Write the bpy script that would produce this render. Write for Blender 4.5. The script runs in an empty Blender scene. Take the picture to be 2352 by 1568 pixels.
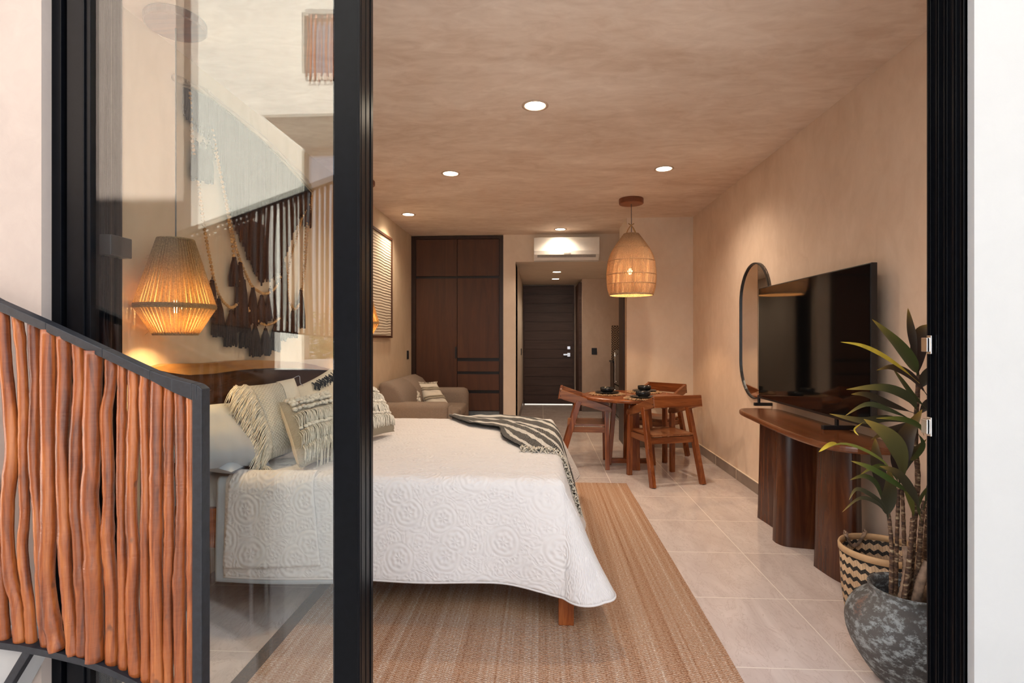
import bpy, bmesh, math, random
from mathutils import Vector, Matrix, noise
R = random.Random(7)
PI = math.pi
SC = bpy.context.scene
COL = SC.collection
# ------------------------------------------------------------------ camera, world, sun, exposure
F = 1240.0; H = 1.345; TH = math.atan(66 / F); CT, ST = math.cos(TH), math.sin(TH)
cam_d = bpy.data.cameras.new('camera'); cam = bpy.data.objects.new('camera', cam_d); COL.objects.link(cam)
cam.location = (0, 0, H); cam.rotation_euler = (PI / 2, 0, TH)
cam_d.sensor_width = 36; cam_d.lens = F / 2352 * 36; cam_d.shift_y = -6 / 2352; cam_d.clip_start = 0.05
SC.camera = cam
W = bpy.data.worlds.new('world'); SC.world = W; W.use_nodes = True
bg = W.node_tree.nodes['Background']
_tc = W.node_tree.nodes.new('ShaderNodeTexCoord'); _sp = W.node_tree.nodes.new('ShaderNodeSeparateXYZ')
_cr = W.node_tree.nodes.new('ShaderNodeValToRGB')
W.node_tree.links.new(_tc.outputs['Generated'], _sp.inputs[0]); W.node_tree.links.new(_sp.outputs['Z'], _cr.inputs[0])
W.node_tree.links.new(_cr.outputs[0], bg.inputs['Color'])
_cr.color_ramp.elements[0].position = 0.0; _cr.color_ramp.elements[0].color = (0.90, 0.94, 1.0, 1)
_cr.color_ramp.elements[1].position = 0.75; _cr.color_ramp.elements[1].color = (0.55, 0.72, 1.0, 1)
bg.inputs['Strength'].default_value = 1.4
sun_d = bpy.data.lights.new('sun', 'SUN'); sun = bpy.data.objects.new('sun', sun_d); COL.objects.link(sun)
sun_d.energy = 36.0; sun_d.color = (1.0, 0.95, 0.88); sun_d.angle = 0.01
sun.rotation_euler = Vector((0.30, -0.72, -0.95)).to_track_quat('-Z', 'Y').to_euler(); sun.location = (3, 9, 12)
VS = SC.view_settings; VS.view_transform = 'Standard'; VS.look = 'None'; VS.gamma = 1; VS.use_curve_mapping = False; VS.exposure = 0.5

# ------------------------------------------------------------------ measuring helpers (photo pixel -> place in the room)
def ray(x, y):
    u = (x - 1176) / F; v = (778 - y) / F
    return u * CT - ST, CT + u * ST, v
def onY(x, y, Y):
    r = ray(x, y); k = Y / r[1]; return Vector((r[0] * k, Y, H + r[2] * k))
def onX(x, y, X):
    r = ray(x, y); k = X / r[0]; return Vector((X, r[1] * k, H + r[2] * k))
def onZ(x, y, Z):
    r = ray(x, y); k = (Z - H) / r[2]; return Vector((r[0] * k, r[1] * k, Z))
GY = 1.62
def mirrored(x, y, Yw):            # a place behind the camera that the door glass shows at this pixel
    p = onY(x, y, 2 * GY - Yw); return Vector((p.x, Yw, p.z))

# ------------------------------------------------------------------ node helpers
class NT:
    def __init__(s, name):
        s.m = bpy.data.materials.new(name); s.m.use_nodes = True; s.t = s.m.node_tree; s.n = s.t.nodes
        s.bs = s.n['Principled BSDF']; s.out = s.n['Material Output']
    def new(s, typ, **kw):
        n = s.n.new(typ)
        for k, v in kw.items(): setattr(n, k, v)
        return n
    def put(s, sock, v):
        if hasattr(v, 'is_output') or isinstance(v, bpy.types.NodeSocket): s.t.links.new(v, sock)
        else: sock.default_value = v
    def math(s, op, a, b=0.0, c=None):
        n = s.new('ShaderNodeMath', operation=op); s.put(n.inputs[0], a); s.put(n.inputs[1], b)
        if c is not None: s.put(n.inputs[2], c)
        return n.outputs[0]
    def coords(s, kind='Object', scale=(1, 1, 1), rot=(0, 0, 0)):
        if kind == 'World': o = s.new('ShaderNodeNewGeometry').outputs['Position']
        else: o = s.new('ShaderNodeTexCoord').outputs[kind]
        mp = s.new('ShaderNodeMapping'); s.put(mp.inputs[0], o); mp.inputs['Scale'].default_value = scale; mp.inputs['Rotation'].default_value = rot
        return mp.outputs[0]
    def noise(s, co, scale=5, detail=3, rough=0.5, dist=0.0):
        n = s.new('ShaderNodeTexNoise'); s.put(n.inputs['Vector'], co); n.inputs['Scale'].default_value = scale
        n.inputs['Detail'].default_value = detail; n.inputs['Roughness'].default_value = rough; n.inputs['Distortion'].default_value = dist
        return n.outputs['Fac']
    def ramp(s, fac, stops):
        n = s.new('ShaderNodeValToRGB'); s.put(n.inputs[0], fac); e = n.color_ramp.elements
        while len(e) < len(stops): e.new(0.5)
        for k, (p, c) in enumerate(stops): e[k].position = p; e[k].color = (c[0], c[1], c[2], 1)
        return n.outputs[0]
    def mix(s, fac, a, b):
        n = s.new('ShaderNodeMix', data_type='RGBA'); s.put(n.inputs[0], fac)
        for i, v in ((6, a), (7, b)):
            s.put(n.inputs[i], (v[0], v[1], v[2], 1) if isinstance(v, tuple) else v)
        return n.outputs[2]
    def bump(s, h, strength=0.3, dist=0.01):
        n = s.new('ShaderNodeBump'); s.put(n.inputs['Height'], h); n.inputs['Strength'].default_value = strength; n.inputs['Distance'].default_value = dist
        s.t.links.new(n.outputs[0], s.bs.inputs['Normal'])
    def base(s, c): s.put(s.bs.inputs['Base Color'], (c[0], c[1], c[2], 1) if isinstance(c, tuple) else c)
    def rough(s, v): s.put(s.bs.inputs['Roughness'], v)

def plain(name, c, rough=0.5, metal=0.0, var=0.06, scale=30, bump=0.0, spec=0.5, bd=0.002):
    t = NT(name); co = t.coords()
    f = t.noise(co, scale, 4)
    lo = tuple(max(0, x * (1 - var * 2)) for x in c); hi = tuple(min(1, x * (1 + var * 2)) for x in c)
    t.base(t.ramp(f, [(0.3, lo), (0.7, hi)])); t.rough(rough); t.bs.inputs['Metallic'].default_value = metal
    t.bs.inputs['Specular IOR Level'].default_value = spec
    if bump: t.bump(f, bump, bd)
    return t.m
def wood(name, dark, mid, light, axis='Z', rough=0.35, scale=1.0):
    t = NT(name); sc = {'X': (1.2, 14, 14), 'Y': (14, 1.2, 14), 'Z': (14, 14, 1.2)}[axis]
    co = t.coords('Object', tuple(v * scale for v in sc)); f = t.noise(co, 1.6, 5, 0.6, 1.2)
    g = t.noise(t.coords('Object', tuple(v * scale * 6 for v in sc)), 1.5, 3, 0.6)
    col = t.ramp(f, [(0.25, dark), (0.5, mid), (0.75, light)])
    t.base(t.mix(t.math('MULTIPLY', g, 0.35), col, dark)); t.rough(rough); t.bump(g, 0.12, 0.001)
    return t.m
def emit(name, c, s):
    t = NT(name); t.bs.inputs['Emission Color'].default_value = (*c, 1); t.bs.inputs['Emission Strength'].default_value = s
    t.base(c); return t.m
def plaster(name, lo, hi, stretch=(1, 1, 1), rough=0.85, sc=2.2, bump=0.12, mid=None):
    t = NT(name); co = t.coords('World', stretch)
    a = t.noise(co, sc, 8, 0.62, 0.6); b = t.noise(t.coords('World', tuple(3.5 * v for v in stretch)), sc * 1.6, 6, 0.6, 1.0)
    f = t.math('ADD', t.math('MULTIPLY', a, 0.65), t.math('MULTIPLY', b, 0.35))
    t.base(t.ramp(f, [(0.34, lo), (0.66, hi)])); t.rough(rough); t.bump(f, bump, 0.01); t.bs.inputs['Specular IOR Level'].default_value = 0.25
    return t.m

M = {}
M['ceil'] = plaster('limewash ceiling', (0.64, 0.48, 0.37), (0.92, 0.79, 0.68), (0.7, 1.5, 1), 0.7, 1.3, 0.3)
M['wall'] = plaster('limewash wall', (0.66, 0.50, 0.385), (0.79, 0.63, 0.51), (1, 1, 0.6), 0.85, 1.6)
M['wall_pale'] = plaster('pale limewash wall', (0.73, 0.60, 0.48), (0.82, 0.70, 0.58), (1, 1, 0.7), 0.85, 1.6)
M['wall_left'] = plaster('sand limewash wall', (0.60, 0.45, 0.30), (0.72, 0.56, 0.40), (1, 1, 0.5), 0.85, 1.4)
M['stucco'] = plaster('outdoor cream stucco', (0.40, 0.33, 0.29), (0.45, 0.375, 0.33), (1, 1, 1), 0.9, 2.5, 0.25)
M['stucco_white'] = plaster('outdoor white stucco', (0.40, 0.395, 0.39), (0.42, 0.415, 0.41), (1, 1, 1), 0.9, 2.5, 0.15)
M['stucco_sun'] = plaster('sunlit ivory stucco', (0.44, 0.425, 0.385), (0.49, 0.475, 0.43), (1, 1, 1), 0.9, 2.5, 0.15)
M['stucco_blue'] = plaster('blue grey terrace wall', (0.13, 0.14, 0.155), (0.16, 0.17, 0.185))  # dark tone puts shade into the colour of the low reflected walls
M['black'] = plain('black anodised aluminium', (0.003, 0.0033, 0.0045), 0.3, 0.0, 0.1, 40, spec=0.10)
M['iron'] = plain('charcoal painted iron', (0.010, 0.011, 0.015), 0.5, 0.0, 0.2, 60, 0.3)
M['chrome'] = plain('polished steel', (0.75, 0.75, 0.76), 0.18, 1.0, 0.02)
M['blackplastic'] = plain('black plastic', (0.012, 0.012, 0.014), 0.35)
M['white_plastic'] = plain('warm white plastic', (0.82, 0.80, 0.76), 0.35, var=0.01)
M['grey_plastic'] = plain('grey plastic', (0.35, 0.34, 0.33), 0.45)
M['walnut'] = wood('dark walnut board', (0.050, 0.016, 0.006), (0.082, 0.027, 0.010), (0.11, 0.039, 0.015), 'Z', 0.5, 0.4)
M['walnut_frame'] = wood('dark walnut edging', (0.018, 0.007, 0.004), (0.03, 0.011, 0.006), (0.045, 0.017, 0.009), 'Z', 0.4, 0.4)
M['entry'] = wood('smoked oak door board', (0.055, 0.028, 0.020), (0.090, 0.050, 0.038), (0.12, 0.070, 0.054), 'X', 0.45, 0.6)
M['tzalam'] = wood('red brown tropical wood', (0.07, 0.014, 0.004), (0.26, 0.068, 0.017), (0.42, 0.14, 0.042), 'Z', 0.25)
M['tzalam_x'] = wood('red brown tropical wood board', (0.07, 0.014, 0.004), (0.26, 0.068, 0.017), (0.42, 0.14, 0.042), 'X', 0.25)
M['tzalam_y'] = wood('red brown tropical wood arm', (0.10, 0.028, 0.010), (0.26, 0.09, 0.032), (0.44, 0.19, 0.08), 'Y', 0.28)
M['console'] = wood('dark console wood', (0.022, 0.007, 0.004), (0.07, 0.020, 0.008), (0.17, 0.056, 0.020), 'Z', 0.25, 0.6)
M['console_top'] = wood('console top wood', (0.09, 0.026, 0.010), (0.17, 0.055, 0.019), (0.25, 0.088, 0.031), 'Y', 0.2, 0.5)
M['head_dark'] = wood('headboard heartwood', (0.022, 0.007, 0.003), (0.06, 0.020, 0.007), (0.14, 0.05, 0.017), 'Y', 0.25, 0.35)
M['head_light'] = wood('headboard sapwood', (0.16, 0.055, 0.012), (0.36, 0.16, 0.045), (0.50, 0.27, 0.09), 'Y', 0.3, 0.5)
M['canopy'] = wood('red brown canopy wood', (0.12, 0.03, 0.012), (0.20, 0.06, 0.022), (0.26, 0.08, 0.03), 'X', 0.4)
M['drift'] = wood('pale driftwood', (0.30, 0.20, 0.12), (0.48, 0.35, 0.22), (0.6, 0.46, 0.32), 'Y', 0.7)
M['sheet'] = plain('blue grey cotton', (0.42, 0.46, 0.52), 0.9, var=0.03, scale=8, bump=0.1, spec=0.15)
M['sheet2'] = plain('grey cotton pillowcase', (0.36, 0.37, 0.40), 0.9, var=0.03, scale=6, bump=0.1, spec=0.15)
M['yarn'] = plain('cream cotton yarn', (0.64, 0.585, 0.50), 0.95, var=0.1, scale=60, bump=0.3, spec=0.1)
M['cream'] = plain('cream cotton', (0.66, 0.60, 0.51), 0.95, var=0.04, scale=200, bump=0.4, spec=0.1)
M['brownyarn'] = plain('dark brown yarn', (0.030, 0.015, 0.010), 0.9, var=0.25, scale=80, bump=0.5, spec=0.2)
M['blackyarn'] = plain('black yarn', (0.012, 0.012, 0.014), 0.9, var=0.2, scale=80)
M['bead'] = plain('turned wooden bead', (0.52, 0.27, 0.09), 0.4, var=0.15, scale=20)
M['mattress'] = plain('white mattress ticking', (0.7, 0.69, 0.68), 0.9, spec=0.1)
M['pottery_black'] = plain('black glazed stoneware', (0.008, 0.010, 0.012), 0.22, var=0.1)
M['soil'] = plain('dark soil', (0.03, 0.02, 0.014), 0.95, var=0.3, bump=0.8)
M['mirror'] = plain('mirror silver', (0.88, 0.88, 0.87), 0.01, 1.0, 0.0)
M['screen'] = plain('glossy black screen', (0.004, 0.004, 0.0045), 0.05, var=0.0, spec=0.55)
M['cordcloth'] = plain('grey lamp cord', (0.10, 0.10, 0.10), 0.7)
M['trim_ring'] = plain('beige light trim', (0.62, 0.47, 0.36), 0.6, var=0.02)
M['glow'] = emit('downlight diffuser', (1.0, 0.86, 0.66), 18)
M['bulb'] = emit('warm filament bulb', (1.0, 0.62, 0.22), 45)
M['bulb_white'] = emit('warm led bulb', (1.0, 0.72, 0.34), 50)
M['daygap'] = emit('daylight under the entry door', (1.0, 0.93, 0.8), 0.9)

def jute_shade(name, col, trans):
    t = NT(name); co = t.coords(); f = t.noise(co, 160, 3)
    c = t.ramp(f, [(0.3, tuple(v * 0.7 for v in col)), (0.7, tuple(min(1, v * 1.2) for v in col))]); t.base(c); t.rough(0.95)
    tr = t.new('ShaderNodeBsdfTranslucent'); t.t.links.new(c, tr.inputs[0])
    mx = t.new('ShaderNodeMixShader'); mx.inputs[0].default_value = trans
    t.t.links.new(t.bs.outputs[0], mx.inputs[1]); t.t.links.new(tr.outputs[0], mx.inputs[2]); t.t.links.new(mx.outputs[0], t.out.inputs[0])
    t.bump(f, 0.5, 0.002); t.bs.inputs['Specular IOR Level'].default_value = 0.1
    return t.m
M['jute_cord'] = jute_shade('jute cord', (0.58, 0.40, 0.20), 0.55)
M['jute_weave'] = jute_shade('woven jute', (0.60, 0.42, 0.26), 0.32)

def floor_tiles():
    t = NT('polished marble look tile'); p = t.new('ShaderNodeNewGeometry').outputs['Position']
    s = t.new('ShaderNodeSeparateXYZ'); t.put(s.inputs[0], p)
    X0, Y0, SX, SY = 1.267, 2.259, 0.612, 0.603
    fx = t.math('FRACT', t.math('DIVIDE', t.math('SUBTRACT', s.outputs[0], X0 - 20 * SX), SX))
    fy = t.math('FRACT', t.math('DIVIDE', t.math('SUBTRACT', s.outputs[1], Y0 - 20 * SY), SY))
    ex = t.math('ABSOLUTE', t.math('SUBTRACT', fx, 0.5)); ey = t.math('ABSOLUTE', t.math('SUBTRACT', fy, 0.5))
    g = t.math('GREATER_THAN', t.math('MAXIMUM', ex, ey), 0.4955)
    ix = t.math('FLOOR', t.math('DIVIDE', t.math('SUBTRACT', s.outputs[0], X0 - 20 * SX), SX))
    iy = t.math('FLOOR', t.math('DIVIDE', t.math('SUBTRACT', s.outputs[1], Y0 - 20 * SY), SY))
    cv = t.new('ShaderNodeCombineXYZ'); t.put(cv.inputs[0], ix); t.put(cv.inputs[1], iy)
    wn = t.new('ShaderNodeTexWhiteNoise'); t.put(wn.inputs[0], cv.outputs[0])
    off = t.new('ShaderNodeVectorMath', operation='MULTIPLY_ADD'); t.put(off.inputs[0], wn.outputs['Color']); off.inputs[1].default_value = (9, 9, 9); t.put(off.inputs[2], p)
    mp = t.new('ShaderNodeMapping'); t.put(mp.inputs[0], off.outputs[0]); mp.inputs['Scale'].default_value = (1.6, 0.55, 1); mp.inputs['Rotation'].default_value = (0, 0, 0.5)
    a = t.noise(mp.outputs[0], 3, 6, 0.6, 1.4); b = t.noise(mp.outputs[0], 6, 5, 0.65, 2.5)
    vein = t.math('SUBTRACT', 1.0, t.math('MULTIPLY', t.math('ABSOLUTE', t.math('SUBTRACT', b, 0.5)), 45.0), )
    vein = t.math('MULTIPLY', t.math('MAXIMUM', vein, 0.0), t.math('MULTIPLY', a, 0.5))
    c = t.ramp(a, [(0.3, (0.56, 0.47, 0.44)), (0.7, (0.71, 0.62, 0.59))])
    c = t.mix(vein, c, (0.27, 0.165, 0.12)); c = t.mix(g, c, (0.72, 0.66, 0.60)); t.base(c)
    t.rough(t.math('ADD', 0.13, t.math('MULTIPLY', g, 0.5)))
    return t.m
M['floor'] = floor_tiles()
M['base'] = plain('grey brown skirting tile', (0.24, 0.185, 0.155), 0.3, var=0.1, scale=6)

def rug_mat():
    t = NT('woven jute rug'); co = t.coords('World', (38, 0.16, 1)); a = t.noise(co, 1.0, 5, 0.7)
    b = t.noise(t.coords('World', (110, 130, 1)), 1.0, 2, 0.6)
    p = t.new('ShaderNodeNewGeometry').outputs['Position']; s = t.new('ShaderNodeSeparateXYZ'); t.put(s.inputs[0], p)
    wx = t.math('SINE', t.math('MULTIPLY', s.outputs[0], 2 * PI / 0.0155)); 
    row = t.math('FLOOR', t.math('DIVIDE', s.outputs[0], 0.0155))
    wy = t.math('SINE', t.math('ADD', t.math('MULTIPLY', s.outputs[1], 2 * PI / 0.012), t.math('MULTIPLY', row, PI)))
    w = t.math('MULTIPLY_ADD', t.math('MULTIPLY', wx, wy), 0.5, 0.5)
    c = t.ramp(t.math('ADD', t.math('MULTIPLY', a, 0.5), t.math('MULTIPLY', b, 0.5)), [(0.36, (0.27, 0.12, 0.065)), (0.44, (0.46, 0.25, 0.15)), (0.5, (0.58, 0.37, 0.25)), (0.55, (0.55, 0.38, 0.28)), (0.64, (0.88, 0.74, 0.62))])
    c = t.mix(t.math('MULTIPLY', t.math('SUBTRACT', 1.0, w), 0.45), c, (0.12, 0.055, 0.022)); t.base(c); t.rough(0.95); t.bump(w, 0.9, 0.004)
    t.bs.inputs['Specular IOR Level'].default_value = 0.1
    return t.m
M['rug'] = rug_mat()
M['rug_border'] = plain('dark woven rug border', (0.07, 0.035, 0.015), 0.95, var=0.3, scale=120, bump=0.7)

def quilt_mat():
    t = NT('embossed white quilt'); uv = t.new('ShaderNodeTexCoord').outputs['UV']
    nz = t.new('ShaderNodeTexNoise'); t.put(nz.inputs['Vector'], uv); nz.inputs['Scale'].default_value = 6
    vm = t.new('ShaderNodeVectorMath', operation='MULTIPLY_ADD'); t.put(vm.inputs[0], nz.outputs['Color']); vm.inputs[1].default_value = (0.03,) * 3; t.put(vm.inputs[2], uv)
    def flowers(scale, freq, pet, amp):
        v = t.new('ShaderNodeTexVoronoi', voronoi_dimensions='2D'); t.put(v.inputs['Vector'], vm.outputs[0]); v.inputs['Scale'].default_value = scale
        d = t.new('ShaderNodeVectorMath', operation='SUBTRACT'); t.put(d.inputs[0], vm.outputs[0]); t.put(d.inputs[1], v.outputs['Position'])
        s = t.new('ShaderNodeSeparateXYZ'); t.put(s.inputs[0], d.outputs[0]); th = t.math('ARCTAN2', s.outputs[1], s.outputs[0])
        pt = t.math('COSINE', t.math('MULTIPLY', th, pet))
        D = v.outputs['Distance']
        return t.math('ADD', t.math('SINE', t.math('ADD', t.math('MULTIPLY', D, freq), t.math('MULTIPLY', pt, 0.35))), t.math('MULTIPLY', t.math('MULTIPLY', pt, amp), t.math('SINE', t.math('MULTIPLY', D, freq * 0.45))))
    v0 = t.new('ShaderNodeTexVoronoi', voronoi_dimensions='2D'); t.put(v0.inputs['Vector'], vm.outputs[0]); v0.inputs['Scale'].default_value = 5.0
    mr_ = t.new('ShaderNodeMapRange', interpolation_type='SMOOTHSTEP'); t.put(mr_.inputs[0], v0.outputs['Distance']); mr_.inputs[1].default_value = 0.42; mr_.inputs[2].default_value = 0.34; mr_.inputs[3].default_value = 0.0; mr_.inputs[4].default_value = 1.0
    k = mr_.outputs[0]; sw = t.math('SINE', t.math('MULTIPLY', t.noise(uv, 7, 2, 0.5, 0.8), 75.0))
    bg_ = t.math('ADD', t.math('MULTIPLY', flowers(11.5, 26.0, 5.0, 1.3), 0.55), t.math('MULTIPLY', sw, 0.35))
    h = t.math('ADD', t.math('MULTIPLY', flowers(5.0, 50.0, 7.0, 0.9), k), t.math('MULTIPLY', bg_, t.math('SUBTRACT', 1.0, k)))
    h = t.math('ADD', h, t.math('MULTIPLY', t.noise(uv, 40, 2), 0.8))
    t.base((0.64, 0.605, 0.60)); t.rough(0.85); t.bump(h, 0.40, 0.0035); t.bs.inputs['Specular IOR Level'].default_value = 0.15
    t.bs.inputs['Sheen Weight'].default_value = 0.15
    return t.m
M['quilt'] = quilt_mat()

def throw_mat():
    t = NT('striped knitted throw'); uv = t.new('ShaderNodeTexCoord').outputs['UV']; s = t.new('ShaderNodeSeparateXYZ'); t.put(s.inputs[0], uv)
    st = t.math('FRACT', t.math('MULTIPLY', s.outputs[1], 6.0))
    k = t.math('SINE', t.math('MULTIPLY', s.outputs[0], 620.0)); k2 = t.math('SINE', t.math('MULTIPLY', s.outputs[1], 420.0))
    chk = t.math('MULTIPLY', k, k2)
    dark = t.math('LESS_THAN', st, 0.62)
    lt = t.math('GREATER_THAN', chk, 0.35)
    c = t.mix(t.math('MULTIPLY', lt, 0.8), (0.02, 0.02, 0.022), (0.56, 0.53, 0.49)); c = t.mix(dark, (0.66, 0.63, 0.59), c)
    t.base(c); t.rough(0.95); t.bump(chk, 0.7, 0.004); t.bs.inputs['Specular IOR Level'].default_value = 0.1
    return t.m
M['throw'] = throw_mat()
def weave_mat(name, c, sc=70, dark=0.5):
    t = NT(name); uv = t.new('ShaderNodeTexCoord').outputs['UV']; s = t.new('ShaderNodeSeparateXYZ'); t.put(s.inputs[0], uv)
    k = t.math('MULTIPLY', t.math('SINE', t.math('MULTIPLY', s.outputs[0], sc * 2.0)), t.math('SINE', t.math('MULTIPLY', s.outputs[1], sc * 2.6)))
    n = t.noise(uv, 90, 3)
    kk = t.math('MULTIPLY_ADD', k, 0.5, 0.5)
    t.base(t.mix(kk, tuple(v * dark for v in c), c)); t.rough(0.95); t.bump(t.math('ADD', kk, n), 0.8, 0.006); t.bs.inputs['Specular IOR Level'].default_value = 0.1
    return t.m
M['weave'] = weave_mat('chunky cream weave', (0.66, 0.61, 0.52), 60, 0.72)
M['weave_fine'] = weave_mat('fine beige weave', (0.60, 0.52, 0.40), 150, 0.45)
M['linen'] = plain('taupe linen', (0.25, 0.19, 0.15), 0.95, var=0.06, scale=120, bump=0.3, spec=0.1)

def basket_mat():
    t = NT('two tone woven palm'); uv = t.new('ShaderNodeTexCoord').outputs['UV']; s = t.new('ShaderNodeSeparateXYZ'); t.put(s.inputs[0], uv)
    z = t.math('PINGPONG', t.math('MULTIPLY', s.outputs[0], 30.0), 0.5)
    f = t.math('FRACT', t.math('ADD', t.math('MULTIPLY', s.outputs[1], 20.0), t.math('MULTIPLY', z, 0.55)))
    blk = t.math('LESS_THAN', f, 0.40)
    strand = t.math('FRACT', t.math('ADD', t.math('MULTIPLY', s.outputs[0], 88.0), t.math('MULTIPLY', s.outputs[1], 12.0)))
    gap = t.math('LESS_THAN', strand, 0.10)
    n = t.noise(t.coords('Object', (30, 30, 8)), 1, 3)
    tan = t.ramp(n, [(0.3, (0.50, 0.34, 0.20)), (0.7, (0.66, 0.48, 0.31))])
    c = t.mix(blk, tan, (0.012, 0.011, 0.010)); c = t.mix(t.math('MULTIPLY', gap, 0.7), c, (0.10, 0.06, 0.03)); t.base(c); t.rough(0.7); t.bump(strand, 0.3, 0.003)
    return t.m
M['basket'] = basket_mat()
M['matfibre'] = plain('brown plant fibre', (0.36, 0.22, 0.12), 0.9, var=0.3, scale=60, bump=0.5)
M['bamboo'] = plain('pale bamboo', (0.60, 0.40, 0.22), 0.6, var=0.08, scale=12)
def pot_mat():
    t = NT('weathered grey stoneware'); co = t.coords('Object', (1, 1, 1.5))
    a = t.noise(co, 4, 4, 0.6); b = t.noise(co, 26, 6, 0.75); cc = t.noise(co, 3.1, 2, 0.5, 0.6)
    c = t.ramp(a, [(0.3, (0.035, 0.035, 0.036)), (0.7, (0.11, 0.105, 0.10))])
    c = t.mix(t.ramp(b, [(0.49, (0, 0, 0)), (0.60, (0.9, 0.9, 0.9))]), c, (0.30, 0.34, 0.355))
    c = t.mix(t.ramp(t.math('MULTIPLY', cc, t.math('ADD', b, 0.45)), [(0.60, (0, 0, 0)), (0.66, (0.8, 0.8, 0.8))]), c, (0.17, 0.075, 0.045))
    t.base(c); t.rough(0.65); t.bump(b, 0.5, 0.006); return t.m
M['pot'] = pot_mat()
def leaf_mat():
    t = NT('cordyline leaf'); uv = t.new('ShaderNodeTexCoord').outputs['UV']; s = t.new('ShaderNodeSeparateXYZ'); t.put(s.inputs[0], uv)
    info = s.outputs[0]
    c = t.ramp(t.math('FRACT', info), [(0.0, (0.026, 0.014, 0.014)), (0.35, (0.035, 0.036, 0.020)), (0.6, (0.045, 0.085, 0.016)), (0.85, (0.040, 0.028, 0.026)), (1.0, (0.16, 0.18, 0.03))])
    tip = t.math('POWER', s.outputs[1], 6.0); c = t.mix(t.math('MULTIPLY', tip, 0.8), c, (0.42, 0.26, 0.04))
    t.base(c); t.rough(0.35); t.bs.inputs['Specular IOR Level'].default_value = 0.6; return t.m
M['leaf'] = leaf_mat()
M['leaf_yellow'] = plain('yellowed leaf', (0.42, 0.30, 0.03), 0.45, var=0.2, scale=10)
M['bush'] = plain('outdoor shrub leaf', (0.50, 0.56, 0.22), 0.7, var=0.3, scale=10)
def cane_mat():
    t = NT('ringed plant cane'); co = t.coords('Object', (1, 1, 1)); s = t.new('ShaderNodeSeparateXYZ'); t.put(s.inputs[0], co)
    n = t.noise(t.coords('Object', (30, 30, 90)), 1, 3, 0.6)
    t.base(t.ramp(n, [(0.38, (0.035, 0.016, 0.010)), (0.54, (0.11, 0.055, 0.028)), (0.68, (0.42, 0.33, 0.21))])); t.rough(0.7); t.bump(n, 0.6, 0.004); return t.m
M['cane'] = cane_mat()
M['trunk'] = plain('grey brown woody stem', (0.25, 0.17, 0.12), 0.85, var=0.3, scale=25, bump=0.7)
def stick_mat():
    t = NT('varnished orange branch'); co = t.coords('World', (22, 22, 1.6)); a = t.noise(co, 1.5, 5, 0.6, 0.6)
    b = t.noise(t.coords('World', (6, 6, 160)), 1, 2, 0.6); k = t.noise(t.coords('World', (1, 1, 0.6)), 24, 2, 0.5)
    c = t.ramp(a, [(0.34, (0.07, 0.011, 0.003)), (0.5, (0.25, 0.055, 0.008)), (0.66, (0.42, 0.130, 0.030))])
    c = t.mix(t.ramp(k, [(0.70, (0, 0, 0)), (0.76, (0.7, 0.7, 0.7))]), c, (0.06, 0.02, 0.01)); c = t.mix(t.math('MULTIPLY', b, 0.25), c, (0.40, 0.16, 0.07))
    t.base(c); t.rough(0.32); t.bump(t.math('ADD', a, t.math('MULTIPLY', b, 0.5)), 0.35, 0.004); t.bs.inputs['Specular IOR Level'].default_value = 0.5
    return t.m
M['stick'] = stick_mat()
def art_mat():
    t = NT('ridged cream relief'); p = t.new('ShaderNodeNewGeometry').outputs['Position']; s = t.new('ShaderNodeSeparateXYZ'); t.put(s.inputs[0], p)
    n = t.noise(t.coords('World', (1, 2.0, 2.0)), 1.5, 2)
    w = t.math('SINE', t.math('ADD', t.math('MULTIPLY', s.outputs[2], 2 * PI / 0.033), t.math('MULTIPLY', n, 8.0)))
    t.base(t.mix(t.math('MULTIPLY_ADD', w, 0.5, 0.5), (0.56, 0.46, 0.34), (0.66, 0.56, 0.43))); t.rough(0.9); t.bump(w, 0.6, 0.005); return t.m
M['art'] = art_mat()
def tile_pattern():
    t = NT('brown and cream diamond tile'); p = t.new('ShaderNodeNewGeometry').outputs['Position']; s = t.new('ShaderNodeSeparateXYZ'); t.put(s.inputs[0], p)
    a = t.math('PINGPONG', s.outputs[0], 0.105); b = t.math('PINGPONG', s.outputs[2], 0.105)
    f = t.math('FRACT', t.math('DIVIDE', t.math('ADD', a, b), 0.042)); k = t.math('GREATER_THAN', f, 0.5)
    t.base(t.mix(k, (0.50, 0.36, 0.24), (0.035, 0.02, 0.015))); t.rough(0.4); return t.m
M['tilepat'] = tile_pattern()
def glass_mat():
    t = NT('door glass'); tr = t.new('ShaderNodeBsdfTransparent'); tr.inputs[0].default_value = (0.972, 0.982, 0.972, 1)
    gl = t.new('ShaderNodeBsdfGlossy'); gl.inputs['Roughness'].default_value = 0.0
    g = t.new('ShaderNodeNewGeometry'); dt = t.new('ShaderNodeVectorMath', operation='DOT_PRODUCT'); t.put(dt.inputs[0], g.outputs['Normal']); t.put(dt.inputs[1], g.outputs['Incoming'])
    sch = t.math('MULTIPLY_ADD', t.math('POWER', t.math('SUBTRACT', 1.0, t.math('ABSOLUTE', dt.outputs['Value'])), 5.0), 0.957, 0.043)
    mx = t.new('ShaderNodeMixShader'); t.t.links.new(sch, mx.inputs[0]); t.t.links.new(tr.outputs[0], mx.inputs[1]); t.t.links.new(gl.outputs[0], mx.inputs[2])
    t.t.links.new(mx.outputs[0], t.out.inputs[0]); t.n.remove(t.bs); return t.m
M['glass'] = glass_mat()

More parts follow.
